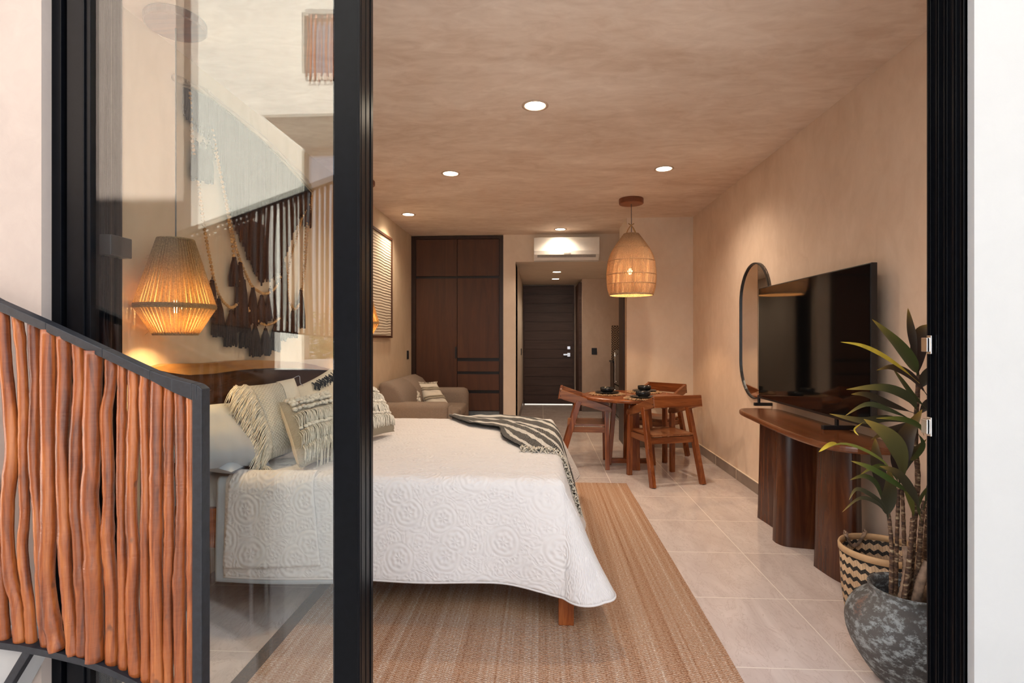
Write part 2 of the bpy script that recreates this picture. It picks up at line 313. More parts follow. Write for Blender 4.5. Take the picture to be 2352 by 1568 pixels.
# ------------------------------------------------------------------ mesh and object helpers
class MB:
    def __init__(s): s.v = []; s.f = []; s.uv = {}
    def add(s, vs, fs):
        o = len(s.v); s.v += [Vector(p) for p in vs]; s.f += [tuple(i + o for i in f) for f in fs]; return s
    def box(s, a, b, M4=None):
        x0, y0, z0 = a; x1, y1, z1 = b
        vs = [Vector(p) for p in ((x0, y0, z0), (x1, y0, z0), (x1, y1, z0), (x0, y1, z0), (x0, y0, z1), (x1, y0, z1), (x1, y1, z1), (x0, y1, z1))]
        if M4 is not None: vs = [M4 @ p for p in vs]
        return s.add(vs, [(0, 3, 2, 1), (4, 5, 6, 7), (0, 1, 5, 4), (1, 2, 6, 5), (2, 3, 7, 6), (3, 0, 4, 7)])
    def hexa(s, vs): return s.add(vs, [(0, 3, 2, 1), (4, 5, 6, 7), (0, 1, 5, 4), (1, 2, 6, 5), (2, 3, 7, 6), (3, 0, 4, 7)])
    def bar(s, p, q, w, d, up=(0, 0, 1), w2=None, d2=None):       # board from p to q, w across, d along up
        p = Vector(p); q = Vector(q); t = (q - p).normalized(); sd = t.cross(Vector(up)).normalized(); u = sd.cross(t)
        w2 = w if w2 is None else w2; d2 = d if d2 is None else d2; vs = []
        for c, ww, dd in ((p, w, d), (q, w2, d2)):
            vs += [c - sd * ww / 2 - u * dd / 2, c + sd * ww / 2 - u * dd / 2, c + sd * ww / 2 + u * dd / 2, c - sd * ww / 2 + u * dd / 2]
        return s.hexa(vs)
    def tube(s, pts, r, seg=8, cap=True, closed=False):
        pts = [Vector(p) for p in pts]; n = len(pts); rr = r if isinstance(r, (list, tuple)) else [r] * n
        ref = Vector((0, 0, 1)); vs = []; fs = []; prev = None
        for i, p in enumerate(pts):
            a = pts[(i - 1) % n] if closed else pts[max(0, i - 1)]; b = pts[(i + 1) % n] if closed else pts[min(n - 1, i + 1)]
            t = b - a; t = t.normalized() if t.length > 1e-9 else Vector((0, 0, 1))
            if prev is None:
                u = t.cross(ref if abs(t.z) < 0.9 else Vector((1, 0, 0))).normalized()
            else:
                u = prev - t * prev.dot(t); u = u.normalized() if u.length > 1e-6 else t.orthogonal().normalized()
            prev = u; w = t.cross(u)
            for k in range(seg):
                a_ = 2 * PI * k / seg; vs.append(p + (u * math.cos(a_) + w * math.sin(a_)) * rr[i])
        m = n if closed else n - 1
        for i in range(m):
            for k in range(seg):
                j = (i + 1) % n; fs.append((i * seg + k, i * seg + (k + 1) % seg, j * seg + (k + 1) % seg, j * seg + k))
        if cap and not closed:
            fs.append(tuple(range(seg - 1, -1, -1))); fs.append(tuple((n - 1) * seg + k for k in range(seg)))
        return s.add(vs, fs)
    def lathe(s, prof, c=(0, 0, 0), seg=32, uv=False, a0=0.0):
        c = Vector(c); vs = []; fs = []; o = len(s.v); base = len(s.f)
        for r, z in prof:
            for k in range(seg):
                a = 2 * PI * k / seg + a0; vs.append(c + Vector((r * math.cos(a), r * math.sin(a), z)))
        for i in range(len(prof) - 1):
            for k in range(seg):
                fs.append((i * seg + k, i * seg + (k + 1) % seg, (i + 1) * seg + (k + 1) % seg, (i + 1) * seg + k))
        s.add(vs, fs)
        if uv:
            L = [0]
            for i in range(1, len(prof)): L.append(L[-1] + math.dist(prof[i], prof[i - 1]))
            n = base
            for i in range(len(prof) - 1):
                for k in range(seg):
                    u0, u1 = k / seg, (k + 1) / seg; v0, v1 = L[i], L[i + 1]; s.uv[n] = [(u0, v0), (u1, v0), (u1, v1), (u0, v1)]; n += 1
        return s
    def sphere(s, c, r, seg=8, rings=6, sc=(1, 1, 1)):
        c = Vector(c); vs = [c + Vector((0, 0, r * sc[2]))]; fs = []
        for i in range(1, rings):
            a = PI * i / rings
            for k in range(seg):
                b = 2 * PI * k / seg; vs.append(c + Vector((r * sc[0] * math.sin(a) * math.cos(b), r * sc[1] * math.sin(a) * math.sin(b), r * sc[2] * math.cos(a))))
        vs.append(c - Vector((0, 0, r * sc[2]))); L = len(vs) - 1
        for k in range(seg): fs.append((0, 1 + k, 1 + (k + 1) % seg)); fs.append((L, L - 1 - k, L - 1 - (k + 1) % seg))
        for i in range(rings - 2):
            for k in range(seg):
                a = 1 + i * seg; fs.append((a + k, a + seg + k, a + seg + (k + 1) % seg, a + (k + 1) % seg))
        return s.add(vs, fs)
    def prism(s, poly, z0, z1, scale_top=1.0, ct=None):           # poly in XY
        n = len(poly); cx = sum(p[0] for p in poly) / n; cy = sum(p[1] for p in poly) / n
        if ct: cx, cy = ct
        vs = [Vector((p[0], p[1], z0)) for p in poly] + [Vector((cx + (p[0] - cx) * scale_top, cy + (p[1] - cy) * scale_top, z1)) for p in poly]
        fs = [tuple(range(n - 1, -1, -1)), tuple(range(n, 2 * n))] + [(i, (i + 1) % n, n + (i + 1) % n, n + i) for i in range(n)]
        return s.add(vs, fs)
    def extr(s, poly, off):                                       # 3-D polygon pushed along a vector
        n = len(poly); off = Vector(off); vs = [Vector(p) for p in poly] + [Vector(p) + off for p in poly]
        return s.add(vs, [tuple(range(n - 1, -1, -1)), tuple(range(n, 2 * n))] + [(i, (i + 1) % n, n + (i + 1) % n, n + i) for i in range(n)])
    def grid(s, fn, nu, nv, uvs=None, thick=0.0):
        o = len(s.v); base = len(s.f); P = [[Vector(fn(i / nu, j / nv)) for j in range(nv + 1)] for i in range(nu + 1)]
        vs = [P[i][j] for i in range(nu + 1) for j in range(nv + 1)]
        fs = [(i * (nv + 1) + j, (i + 1) * (nv + 1) + j, (i + 1) * (nv + 1) + j + 1, i * (nv + 1) + j + 1) for i in range(nu) for j in range(nv)]
        s.add(vs, fs)
        k = base
        for i in range(nu):
            for j in range(nv):
                q = [(i / nu, j / nv), ((i + 1) / nu, j / nv), ((i + 1) / nu, (j + 1) / nv), (i / nu, (j + 1) / nv)]
                s.uv[k] = [uvs(*a) for a in q] if uvs else q; k += 1
        return s
    def build(s, name, mat, parent=None, smooth=False, bevel=0.0, solid=0.0, sub=0, world=True, kind=None):
        me = bpy.data.meshes.new(name); off = Vector((0, 0, 0))
        if parent is not None:
            if world:
                p = parent
                while p is not None: off = off + Vector(p.location); p = p.parent
        else:
            xs = [p.x for p in s.v]; ys = [p.y for p in s.v]; zs = [p.z for p in s.v]
            off = Vector(((min(xs) + max(xs)) / 2, (min(ys) + max(ys)) / 2, min(zs)))
        me.from_pydata([tuple(p - off) for p in s.v], [], s.f); me.update()
        if s.uv:
            ul = me.uv_layers.new(name='UVMap')
            for pi, q in s.uv.items():
                for li, c in zip(me.polygons[pi].loop_indices, q): ul.data[li].uv = c
        bm = bmesh.new(); bm.from_mesh(me)
        if not s.uv: bmesh.ops.recalc_face_normals(bm, faces=bm.faces)
        bm.to_mesh(me); bm.free()
        o = bpy.data.objects.new(name, me); COL.objects.link(o); me.materials.append(mat)
        if smooth: me.polygons.foreach_set('use_smooth', [True] * len(me.polygons))
        if parent is not None: o.parent = parent
        else: o.location = off
        if solid: m = o.modifiers.new('solid', 'SOLIDIFY'); m.thickness = solid; m.offset = 0
        if bevel: m = o.modifiers.new('bevel', 'BEVEL'); m.width = bevel; m.segments = 2; m.limit_method = 'ANGLE'; m.angle_limit = 0.7
        if sub: m = o.modifiers.new('sub', 'SUBSURF'); m.levels = sub; m.render_levels = sub
        if kind: o['kind'] = kind
        return o
def thing(name, label, cat, loc=(0, 0, 0), rotz=0, group=None, kind=None):
    o = bpy.data.objects.new(name, None); COL.objects.link(o); o.empty_display_size = 0.1
    o.location = loc; o.rotation_euler = (0, 0, rotz)
    if kind: o['kind'] = kind
    else: o['label'] = label; o['category'] = cat
    if group: o['group'] = group
    return o
def tag(o, label, cat, group=None):
    o['label'] = label; o['category'] = cat
    if group: o['group'] = group
    return o
def struct(name, mb, m, **k): return mb.build(name, m, kind='structure', **k)
def dup(root, loc, rotz=None, label=None, group=None):
    r = root.copy(); COL.objects.link(r); r.location = loc
    if rotz is not None: r.rotation_euler = (0, 0, rotz)
    if label: r['label'] = label
    if group: r['group'] = group
    for ch in list(root.children):
        c = ch.copy(); COL.objects.link(c); c.parent = r
        for g in list(ch.children):
            d = g.copy(); COL.objects.link(d); d.parent = c
    return r
def BX(a, b): return MB().box(a, b)
def lerp(a, b, t): return a + (b - a) * t
def interp(pts, t):                # pts list of vectors, even spacing
    n = len(pts) - 1; k = min(int(t * n), n - 1); return pts[k].lerp(pts[k + 1], t * n - k)
def smooth_path(pts, n):           # Catmull-Rom
    pts = [Vector(p) for p in pts]; out = []; m = len(pts) - 1
    for i in range(n + 1):
        t = i / n * m; k = min(int(t), m - 1); f = t - k
        p0 = pts[max(k - 1, 0)]; p1 = pts[k]; p2 = pts[k + 1]; p3 = pts[min(k + 2, m)]
        out.append(0.5 * ((2 * p1) + (p2 - p0) * f + (2 * p0 - 5 * p1 + 4 * p2 - p3) * f * f + (3 * p1 - p0 - 3 * p2 + p3) * f ** 3))
    return out

# ------------------------------------------------------------------ room shell
XL, XR, ZC, YF, YB = -1.89, 1.88, 2.85, 1.72, 7.8
def wall_panel(name, a, b, mat): return struct(name, BX(a, b), mat)
struct('floor', BX((-2.1, 1.56, -0.12), (2.6, 11.4, 0.0)), M['floor'])
struct('ceiling', BX((-2.1, 1.72, ZC), (2.6, 11.4, ZC + 0.2)), M['ceil'])
wall_panel('wall_left', (XL - 0.16, YF, 0), (XL, 8.45, ZC), M['wall_left'])
wall_panel('wall_right', (XR, YF, 0), (XR + 0.16, 8.9, ZC), M['wall'])
XO = onY(1156, 600, YB).x; XOL = onY(1184, 700, YB).x
wall_panel('wall_back_pier', (XO, YB, 0), (XOL, 8.45, ZC), M['wall_pale'])
wall_panel('wall_back_recess', (XL, 8.4, 0), (XO, 8.5, ZC), M['wall_pale'])
wall_panel('wall_back_lintel', (XOL, YB, 2.458), (XR, 7.95, ZC), M['wall_pale'])
wall_panel('wall_back_right', (1.07, 6.78, 0), (XR, 7.42, ZC), M['wall_pale'])
wall_panel('wall_corridor_left', (XOL - 0.16, 7.95, 0), (XOL + 0.0, 11.3, 2.6), M['wall_pale'])
struct('ceiling_corridor', BX((XOL, 7.95, 2.458), (2.4, 11.3, 2.6)), M['wall_pale'])
wall_panel('wall_corridor_back', (-0.52, 11.13, 0), (1.4, 11.3, 2.5), M['wall_pale'])
XC = onY(1337, 700, 10.07).x
wall_panel('wall_corridor_right', (XC, 10.07, 0), (2.4, 11.1, 2.46), M['wall'])
wall_panel('wall_kitchen_right', (1.9, 8.88, 0), (2.05, 10.07, 2.46), M['wall'])
bb = MB()
bb.box((XR - 0.012, 2.0, 0), (XR + 0.01, 6.78, 0.10))
struct('baseboard_right', bb, M['base'], bevel=0.002)
g = MB()
for k in range(8): g.box((XR - 0.0135, 2.259 + 0.603 * k - 0.003, 0.001), (XR - 0.011, 2.259 + 0.603 * k + 0.003, 0.099))
g.box((XR - 0.013, 2.0, 0.099), (XR, 6.78, 0.104))
struct('trim_1', g, M['wall_pale'])
struct('baseboard_back', BX((1.07, 6.768, 0), (XR - 0.012, 6.79, 0.10)), M['base'], bevel=0.002)
struct('baseboard_corridor', BX((XOL, 7.9, 0), (XOL + 0.012, 11.13, 0.10)), M['base'], bevel=0.002)
struct('baseboard_kitchen', BX((XC, 10.058, 0), (1.3, 10.08, 0.10)), M['base'], bevel=0.002)
# outside: walls either side of the door, terrace
struct('wall_facade_left', BX((-6, 1.566, 0), (-1.519, 1.74, 3.1)), M['stucco'])
struct('wall_facade_right', BX((1.212, 1.578, 0), (6, 1.74, 3.1)), M['stucco_white'])
struct('wall_facade_top', BX((-6, 1.566, 2.62), (6, 1.74, 6.2)), M['stucco_white'])
struct('floor_terrace', BX((-9, -6.3, -0.16), (7, 1.56, -0.04)), plaster('pale terrace paving', (0.70, 0.65, 0.59), (0.78, 0.73, 0.67)))

# ------------------------------------------------------------------ the sliding glass door
def dx(px, Y=1.6): return onY(px, 0, Y).x
ZT = 2.62
d1 = thing('door_1', None, None, (0, 1.62, 0), kind='structure')
j = MB()
x0, x1 = dx(118), dx(204)
j.box((x0, 1.60, 0), (dx(140), 1.74, ZT)); j.box((dx(149), 1.606, 0), (x1, 1.64, ZT)); j.box((dx(140), 1.625, 0), (dx(149), 1.74, ZT))
j.box((dx(189), 1.600, 0), (dx(193), 1.61, ZT))
for a, b in ((1.652, 1.656), (1.664, 1.667), (1.672, 1.692), (1.70, 1.71)):
    j.box((dx(190), a, 0), (x1 + 0.006, b, ZT))
j.box((dx(149), 1.64, 0), (x1 - 0.004, 1.74, ZT))
j.build('jamb', M['black'], d1, bevel=0.0015)
j = MB(); JR = 1.201
j.box((JR, 1.602, 0), (1.212, 1.74, ZT)); j.box((JR + 0.004, 1.602, 0), (1.222, 1.612, ZT))
for y_, w_, h_ in ((1.604, 0.006, 0.000), (1.622, 0.003, 0.006), (1.634, 0.008, 0.003), (1.655, 0.003, 0.007), (1.668, 0.006, 0.004), (1.686, 0.003, 0.009), (1.700, 0.005, 0.004), (1.722, 0.003, 0.008), (1.733, 0.007, 0.006)):
    j.box((JR - h_, y_, 0), (JR + 0.002, y_ + w_, ZT))
j.build('jamb', M['black'], d1, bevel=0.001)
j = MB(); j.box((dx(118), 1.60, 2.56), (dx(2218), 1.74, ZT)); j.build('head_rail', M['black'], d1)
j = MB(); j.box((dx(118), 1.60, -0.03), (dx(2218), 1.74, 0.012))
for y in (1.635, 1.68, 1.715): j.box((dx(118), y - 0.003, 0), (dx(2218), y + 0.003, 0.03))
j.build('track', M['black'], d1)
j = MB(); j.box((dx(767), 1.600, 0.03), (dx(825), 1.640, 2.56)); j.box((dx(822), 1.594, 0.03), (dx(828), 1.606, 2.56)); j.box((dx(825), 1.606, 0.03), (dx(829), 1.640, 2.56))
j.build('stile', M['black'], d1, bevel=0.001)
j = MB(); a = dx(767, 1.66); j.box((a, 1.652, 0.03), (dx(846, 1.69), 1.690, 2.56)); j.box((dx(838, 1.66), 1.650, 0.03), (dx(849, 1.70), 1.70, 2.56)); j.box((dx(845, 1.7), 1.66, 0.03), (dx(853, 1.712), 1.712, 2.56)); j.box((dx(850, 1.7), 1.70, 0.03), (dx(857, 1.722), 1.722, 2.56))
j.build('sliding_stile', M['black'], d1, bevel=0.001)
MB().box((dx(200), 1.617, 0.03), (dx(770), 1.623, 2.56)).build('pane', M['glass'], d1)
MB().box((dx(214), 1.668, 0.03), (dx(770), 1.674, 2.56)).build('sliding_pane', M['glass'], d1)
p = onY(205, 540, 1.66); q = onY(252, 587, 1.66)
MB().box((p.x - 0.02, 1.645, q.z), (dx(214) + 0.02, 1.735, p.z)).build('lock_case', M['blackplastic'], d1, bevel=0.003)
for ya, yb in ((770, 813), (957, 1001)):
    p = onY(2130, ya, 1.725); q = onY(2130, yb, 1.725); k = MB()
    k.box((1.188, 1.712, q.z), (1.195, 1.731, p.z)); k.box((1.179, 1.716, q.z + 0.007), (1.190, 1.742, p.z - 0.007))
    k.build('latch_strike', M['chrome'], d1, bevel=0.002)

# ------------------------------------------------------------------ ceiling lights
def downlight(px, py, label, z=ZC, r=0.066, power=14, sh=''):
    c = onZ(px, py, z); t = thing('ceiling_downlight', label, 'ceiling light', (c.x, c.y, z), group='recessed downlights')
    MB().lathe([(r * 1.28, -0.001), (r * 1.30, -0.004), (r * 1.05, -0.006), (r * 1.0, -0.001), (r * 0.98, 0.004)], c, 32).build('trim_ring', M['trim_ring'], t, smooth=True)
    MB().lathe([(0.0001, -0.003), (r * 0.98, -0.003), (r * 0.98, 0.003), (0.0001, 0.003)], c, 28).build('diffuser', M['glow'], t)
    l = bpy.data.lights.new('downlight_lamp', 'SPOT'); l.energy = power; l.color = (1.0, 0.82, 0.62); l.spot_size = 2.5; l.spot_blend = 0.9; l.shadow_soft_size = 0.05
    o = bpy.data.objects.new('downlight_lamp', l); COL.objects.link(o); o.location = (c.x, c.y, z - 0.03)
    return t
LP = 54
downlight(1229, 242, 'round recessed ceiling light nearest the glass door, largest in view', power=LP)
downlight(1035, 398, 'round recessed ceiling light above the bed, between the door stile and room centre', power=LP)
downlight(1525, 387, 'round recessed ceiling light nearest the right wall, in front of the woven pendant', power=LP)
downlight(938, 492, 'round recessed ceiling light in the left corner before the dark wardrobe', power=LP * 0.8)
downlight(1287, 526, 'round recessed ceiling light just above the air conditioner', power=LP * 0.6)
downlight(1279, 624, 'recessed corridor ceiling light nearer the room, upper of the two', z=2.458, power=16)
downlight(1276, 640, 'recessed corridor ceiling light nearer the entry door, lower of the two', z=2.458, power=16)

# ------------------------------------------------------------------ pendant lamps by the bed
def rope_pendant(cx, cy, label, group):
    t = thing('pendant_lamp', label, 'pendant lamp', (cx, cy, ZC), group=group)
    c = Vector((cx, cy, 0))
    MB().lathe([(0.0001, ZC), (0.128, ZC), (0.13, ZC - 0.005), (0.13, ZC - 0.035), (0.125, ZC - 0.04), (0.0001, ZC - 0.04)], c, 40).build('ceiling_canopy', M['canopy'], t)
    MB().tube([(cx, cy, ZC - 0.04), (cx, cy, 1.62)], 0.0035, 6).build('cord', M['cordcloth'], t)
    z = (1.811, 1.497, 1.366); r = (0.072, 0.163, 0.087)
    for zz, rr in zip(z, r):
        fr = MB().tube([(cx + rr * math.cos(a * PI / 20), cy + rr * math.sin(a * PI / 20), zz) for a in range(40)], 0.0035, 6, closed=True)
        if zz > 1.7:
            for a in (0, PI / 2, PI, 1.5 * PI): fr.tube([(cx, cy, 1.80), (cx + 0.072 * math.cos(a), cy + 0.072 * math.sin(a), 1.81)], 0.002, 5)
        fr.build('frame_ring', M['jute_cord'], t, smooth=True)
    s = MB(); n = 104; rr = random.Random(3)
    for k in range(n):
        a = 2 * PI * k / n; jit = rr.uniform(-0.004, 0.004)
        pts = [(cx + (r[i] + (0.004 if k % 2 else -0.002)) * math.cos(a + jit), cy + (r[i] + (0.004 if k % 2 else -0.002)) * math.sin(a + jit), z[i]) for i in range(3)]
        s.tube([pts[0], Vector(pts[0]).lerp(Vector(pts[1]), 0.5) + Vector((0, 0, 0)), pts[1]], [0.0036, 0.0048, 0.0052], 5)
        s.tube([pts[1], pts[2]], [0.0050, 0.0038], 5)
    for rg, zz in ((r[1] + 0.004, z[1]), (r[1] + 0.003, z[1] + 0.007), (r[1] + 0.003, z[1] - 0.007), (r[0] + 0.003, z[0]), (r[2] + 0.003, z[2]), (r[2] + 0.004, z[2] + 0.006)):
        s.tube([(cx + rg * math.cos(a * PI / 24), cy + rg * math.sin(a * PI / 24), zz) for a in range(48)], 0.005, 6, closed=True)
    for k in range(150):                                        # loose fibres
        h = rr.random(); a = rr.uniform(0, 2 * PI); zz = lerp(z[2], z[0], h); q = lerp(r[1], r[0], (zz - z[1]) / (z[0] - z[1])) if zz > z[1] else lerp(r[2], r[1], (zz - z[2]) / (z[1] - z[2]))
        L = rr.uniform(0.008, 0.025); b = a + rr.uniform(-0.12, 0.12)
        s.tube([(cx + q * math.cos(a), cy + q * math.sin(a), zz), (cx + (q + L) * math.cos(b), cy + (q + L) * math.sin(b), zz - L * rr.uniform(-0.4, 1.2))], 0.0006, 3)
    s.build('lamp_shade', M['jute_cord'], t, smooth=True)
    MB().lathe([(0.0001, 1.60), (0.018, 1.60), (0.018, 1.53), (0.012, 1.525)], c, 16).build('socket', M['white_plastic'], t)
    MB().sphere((cx, cy, 1.497), 0.026, 14, 10, (1, 1, 1.15)).build('bulb', M['bulb_white'], t, smooth=True)
    l = bpy.data.lights.new('pendant_bulb_light', 'POINT'); l.energy = 13; l.color = (1.0, 0.66, 0.30); l.shadow_soft_size = 0.03
    o = bpy.data.objects.new('pendant_bulb_light', l); COL.objects.link(o); o.location = (cx, cy, 1.45)
    return t
rope_pendant(-1.72, 2.46, 'lit jute rope pendant lamp seen through the glass left of the macrame', 'bedside rope pendants')
rope_pendant(-1.71, 5.06, 'lit jute rope pendant lamp mostly hidden behind the black door stile, before the framed relief', 'bedside rope pendants')

# woven pendant over the table
cx, cy = 0.972, 5.87
t = thing('woven_pendant_lamp', 'large bell shaped woven jute pendant lamp hanging over the dining table', 'pendant lamp', (cx, cy, ZC))
MB().lathe([(0.0001, ZC), (0.128, ZC), (0.13, ZC - 0.006), (0.13, ZC - 0.05), (0.124, ZC - 0.056), (0.0001, ZC - 0.056)], (cx, cy, 0), 40).build('ceiling_canopy', M['canopy'], t)
MB().tube([(cx, cy, ZC - 0.05), (cx + 0.004, cy, 2.55), (cx - 0.006, cy, 2.3), (cx - 0.012, cy, 2.17)], 0.004, 6).build('cord', M['cordcloth'], t)
lp = MB()
for sx in (-1, 1):
    for w in range(2):
        lp.tube(smooth_path([(cx + sx * 0.058, cy + 0.02 * w, 2.46), (cx + sx * 0.035, cy + 0.015 * w, 2.515), (cx + sx * 0.006, cy, 2.56), (cx - sx * 0.03, cy, 2.585)], 8), 0.006, 6)
lp.build('hanging_loop', M['jute_cord'], t, smooth=True)
prof = [(0.078, 2.472), (0.13, 2.40), (0.186, 2.317), (0.222, 2.245), (0.243, 2.175), (0.253, 2.10), (0.257, 2.029), (0.256, 1.96), (0.250, 1.90), (0.238, 1.85), (0.226, 1.812)]
sh = MB(); n = 150; pr = smooth_path([(a, 0, b) for a, b in prof], 26)
for k in range(n):
    a = 2 * PI * k / n
    sh.tube([(cx + (p.x + 0.0015 * math.sin(13 * i + k)) * math.cos(a), cy + (p.x + 0.0015 * math.sin(13 * i + k)) * math.sin(a), p.z) for i, p in enumerate(pr)], [0.0030 + 0.0075 * p.x for p in pr], 4, cap=False)
for zz, rg in ((2.472, 0.08), (2.318, 0.188), (2.176, 0.246), (2.03, 0.26), (1.93, 0.256), (1.814, 0.228), (1.822, 0.231)):
    sh.tube([(cx + rg * math.cos(q * PI / 30), cy + rg * math.sin(q * PI / 30), zz) for q in range(60)], 0.0045, 5, closed=True)
sh.build('lamp_shade', M['jute_weave'], t, smooth=True)
MB().lathe([(0.0001, 2.175), (0.02, 2.175), (0.02, 2.115), (0.014, 2.11)], (cx - 0.012, cy, 0), 16).build('socket', M['white_plastic'], t)
MB().sphere((cx - 0.012, cy, 2.07), 0.024, 14, 10, (1, 1, 1.4)).build('bulb', M['bulb'], t, smooth=True)
l = bpy.data.lights.new('table_pendant_light', 'POINT'); l.energy = 15; l.color = (1.0, 0.62, 0.30); l.shadow_soft_size = 0.03
o = bpy.data.objects.new('table_pendant_light', l); COL.objects.link(o); o.location = (cx - 0.012, cy, 2.02)

# ------------------------------------------------------------------ left wall: framed relief, switch
p0 = onX(901, 548, -1.86); zt, zb = p0.z, onX(901, 776, -1.86).z; y1 = p0.y; y0 = y1 - 1.05
t = thing('framed_relief', 'cream ridged relief picture in a thin dark frame above the sofa', 'wall art', (XL, (y0 + y1) / 2, zb))
fr = MB(); w = 0.03
fr.box((XL, y0, zb), (-1.855, y1, zb + w)); fr.box((XL, y0, zt - w), (-1.855, y1, zt)); fr.box((XL, y0, zb + w), (-1.855, y0 + w, zt - w)); fr.box((XL, y1 - w, zb + w), (-1.855, y1, zt - w))
fr.build('frame', M['walnut'], t, bevel=0.002)
BX((XL, y0 + w, zb + w), (-1.868, y1 - w, zt - w)).build('relief_panel', M['art'], t)
def switch(a, b, label, name='light_switch'):
    o = BX(a, b).build(name, M['blackplastic'], bevel=0.002); tag(o, label, 'light switch')
    return o
p = onX(935, 805, XL); q = onX(938, 824, XL)
switch((XL, p.y - 0.02, q.z), (XL + 0.012, p.y + 0.06, p.z), 'narrow black light switch on the left wall beside the wardrobe')
p = onY(1359, 799, 10.06); q = onY(1371, 814, 10.06)
switch((p.x, 10.058, q.z), (q.x, 10.07, p.z), 'square black light switch on the wall right of the entry door')
p = onX(1198, 800, XOL + 0.01); q = onX(1198, 815, XOL + 0.01)
switch((XOL, 9.9, q.z), (XOL + 0.012, 10.02, p.z), 'thin black switch on the corridor wall left of the entry door')

# ------------------------------------------------------------------ wardrobe
def wx(px): return onY(px, 0, 7.81).x
def wz(py): return H + (778 - py) / F * 7.83
t = thing('wardrobe', 'tall dark brown built-in wardrobe with black finger pulls beside the left wall', 'wardrobe', ((XL + XO) / 2, 8.1, 0))
c = MB(); xa, xb = XL + 0.002, XO - 0.002
c.box((xa, 7.80, 0), (wx(955), 8.39, ZC - 0.012)); c.box((wx(1147), 7.80, 0), (xb, 8.39, ZC - 0.012)); c.box((wx(955), 7.80, wz(548)), (wx(1147), 8.39, ZC - 0.012))
c.box((wx(955), 8.3, 0), (wx(1147), 8.39, wz(548)))
c.build('carcass', M['walnut_frame'], t)
BX((wx(955), 7.85, 0.08), (wx(1147), 7.87, wz(548))).build('finger_pull_channel', M['blackplastic'], t)
gp = 0.004
for a, b, y_, z_, nm in ((955, 1050, 548, 633, 'upper_door'), (1050, 1147, 548, 633, 'upper_door'), (955, 1050, 638, 990, 'tall_door'), (1050, 1147, 638, 822, 'tall_door'),
                         (1050, 1147, 829, 853, 'drawer'), (1050, 1147, 859, 896, 'drawer'), (1050, 1147, 903, 943, 'drawer')):
    d = BX((wx(a) + gp, 7.815, max(wz(z_), 0.09)), (wx(b) - gp, 7.85, wz(y_) - 0.003)).build(nm, M['walnut'], t, bevel=0.001)
    if nm == 'tall_door' and a == 955:
        BX((wx(1045), 7.808, wz(823)), (wx(1049), 7.816, wz(796))).build('handle', M['blackplastic'], d)
BX((wx(1050), 7.83, 0.0), (wx(1147), 7.85, wz(945))).build('plinth_panel', plain('blue grey panel', (0.16, 0.19, 0.22), 0.3), t)

# ------------------------------------------------------------------ air conditioner
p = onY(1226, 545, 7.6); q = onY(1377, 596, 7.6)
t = thing('air_conditioner', 'white split air conditioner on the wall over the corridor opening', 'air conditioner', ((p.x + q.x) / 2, 7.7, q.z))
b = MB(); x0, x1 = p.x, q.x; h = p.z - q.z; z0 = q.z
prof = [(7.80, z0), (7.66, z0), (7.60, z0 + h * 0.25), (7.585, z0 + h * 0.4), (7.59, z0 + h * 0.97), (7.60, z0 + h), (7.80, z0 + h)]
b.extr([(x0, y, z) for y, z in prof], (x1 - x0, 0, 0)); b.build('body', M['white_plastic'], t, bevel=0.006)
MB().hexa([Vector(v) for v in ((x0 + 0.05, 7.655, z0 + 0.012), (x1 - 0.05, 7.655, z0 + 0.012), (x1 - 0.05, 7.70, z0 + 0.012), (x0 + 0.05, 7.70, z0 + 0.012), (x0 + 0.05, 7.60, z0 + h * 0.23), (x1 - 0.05, 7.60, z0 + h * 0.23), (x1 - 0.05, 7.64, z0 + h * 0.23), (x0 + 0.05, 7.64, z0 + h * 0.23))]).build('air_flap', M['grey_plastic'], t)
lg = MB(); 
for k in range(9): lg.box((lerp(x0, x1, 0.455) + k * 0.0105, 7.5825, z0 + h * 0.315), (lerp(x0, x1, 0.455) + k * 0.0105 + 0.007, 7.587, z0 + h * 0.345))
lg.build('brand_lettering', M['grey_plastic'], t)

# ------------------------------------------------------------------ corridor: entry door, kitchen end
p = onY(1205, 656, 11.1); q = onY(1315, 929, 11.1)
t = thing('door_2', None, None, ((p.x + q.x) / 2, 11.1, 0), kind='structure')
b = MB(); n = 13; zz0 = 0.015; zz1 = p.z
for k in range(n):
    a = lerp(zz0, zz1, k / n); c_ = lerp(zz0, zz1, (k + 1) / n); b.box((p.x, 11.068, a + 0.005), (q.x, 11.10, c_ - 0.005))
b.box((p.x, 11.082, zz0), (q.x, 11.11, zz1)); b.build('door_leaf', M['entry'], t, bevel=0.001)
BX((p.x - 0.03, 11.08, 0), (p.x, 11.12, p.z)).build('door_jamb', M['entry'], t)
BX((q.x, 11.08, 0), (q.x + 0.03, 11.12, p.z)).build('door_jamb', M['entry'], t)
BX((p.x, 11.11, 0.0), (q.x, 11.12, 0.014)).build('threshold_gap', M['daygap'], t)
a = onY(1303, 795, 11.05); b_ = onY(1310, 802, 11.05)
BX((a.x, 11.055, b_.z), (b_.x, 11.08, a.z)).build('deadbolt', M['chrome'], t, bevel=0.003)
a = onY(1303, 810, 11.04); b_ = onY(1310, 819, 11.04); c_ = onY(1294, 812, 11.04); d_ = onY(1303, 816, 11.04)
h_ = BX((a.x, 11.05, b_.z), (b_.x, 11.08, a.z)); h_.box((c_.x, 11.035, d_.z), (b_.x, 11.05, c_.z - 0.002)); h_.build('door_handle', M['chrome'], t, bevel=0.003)
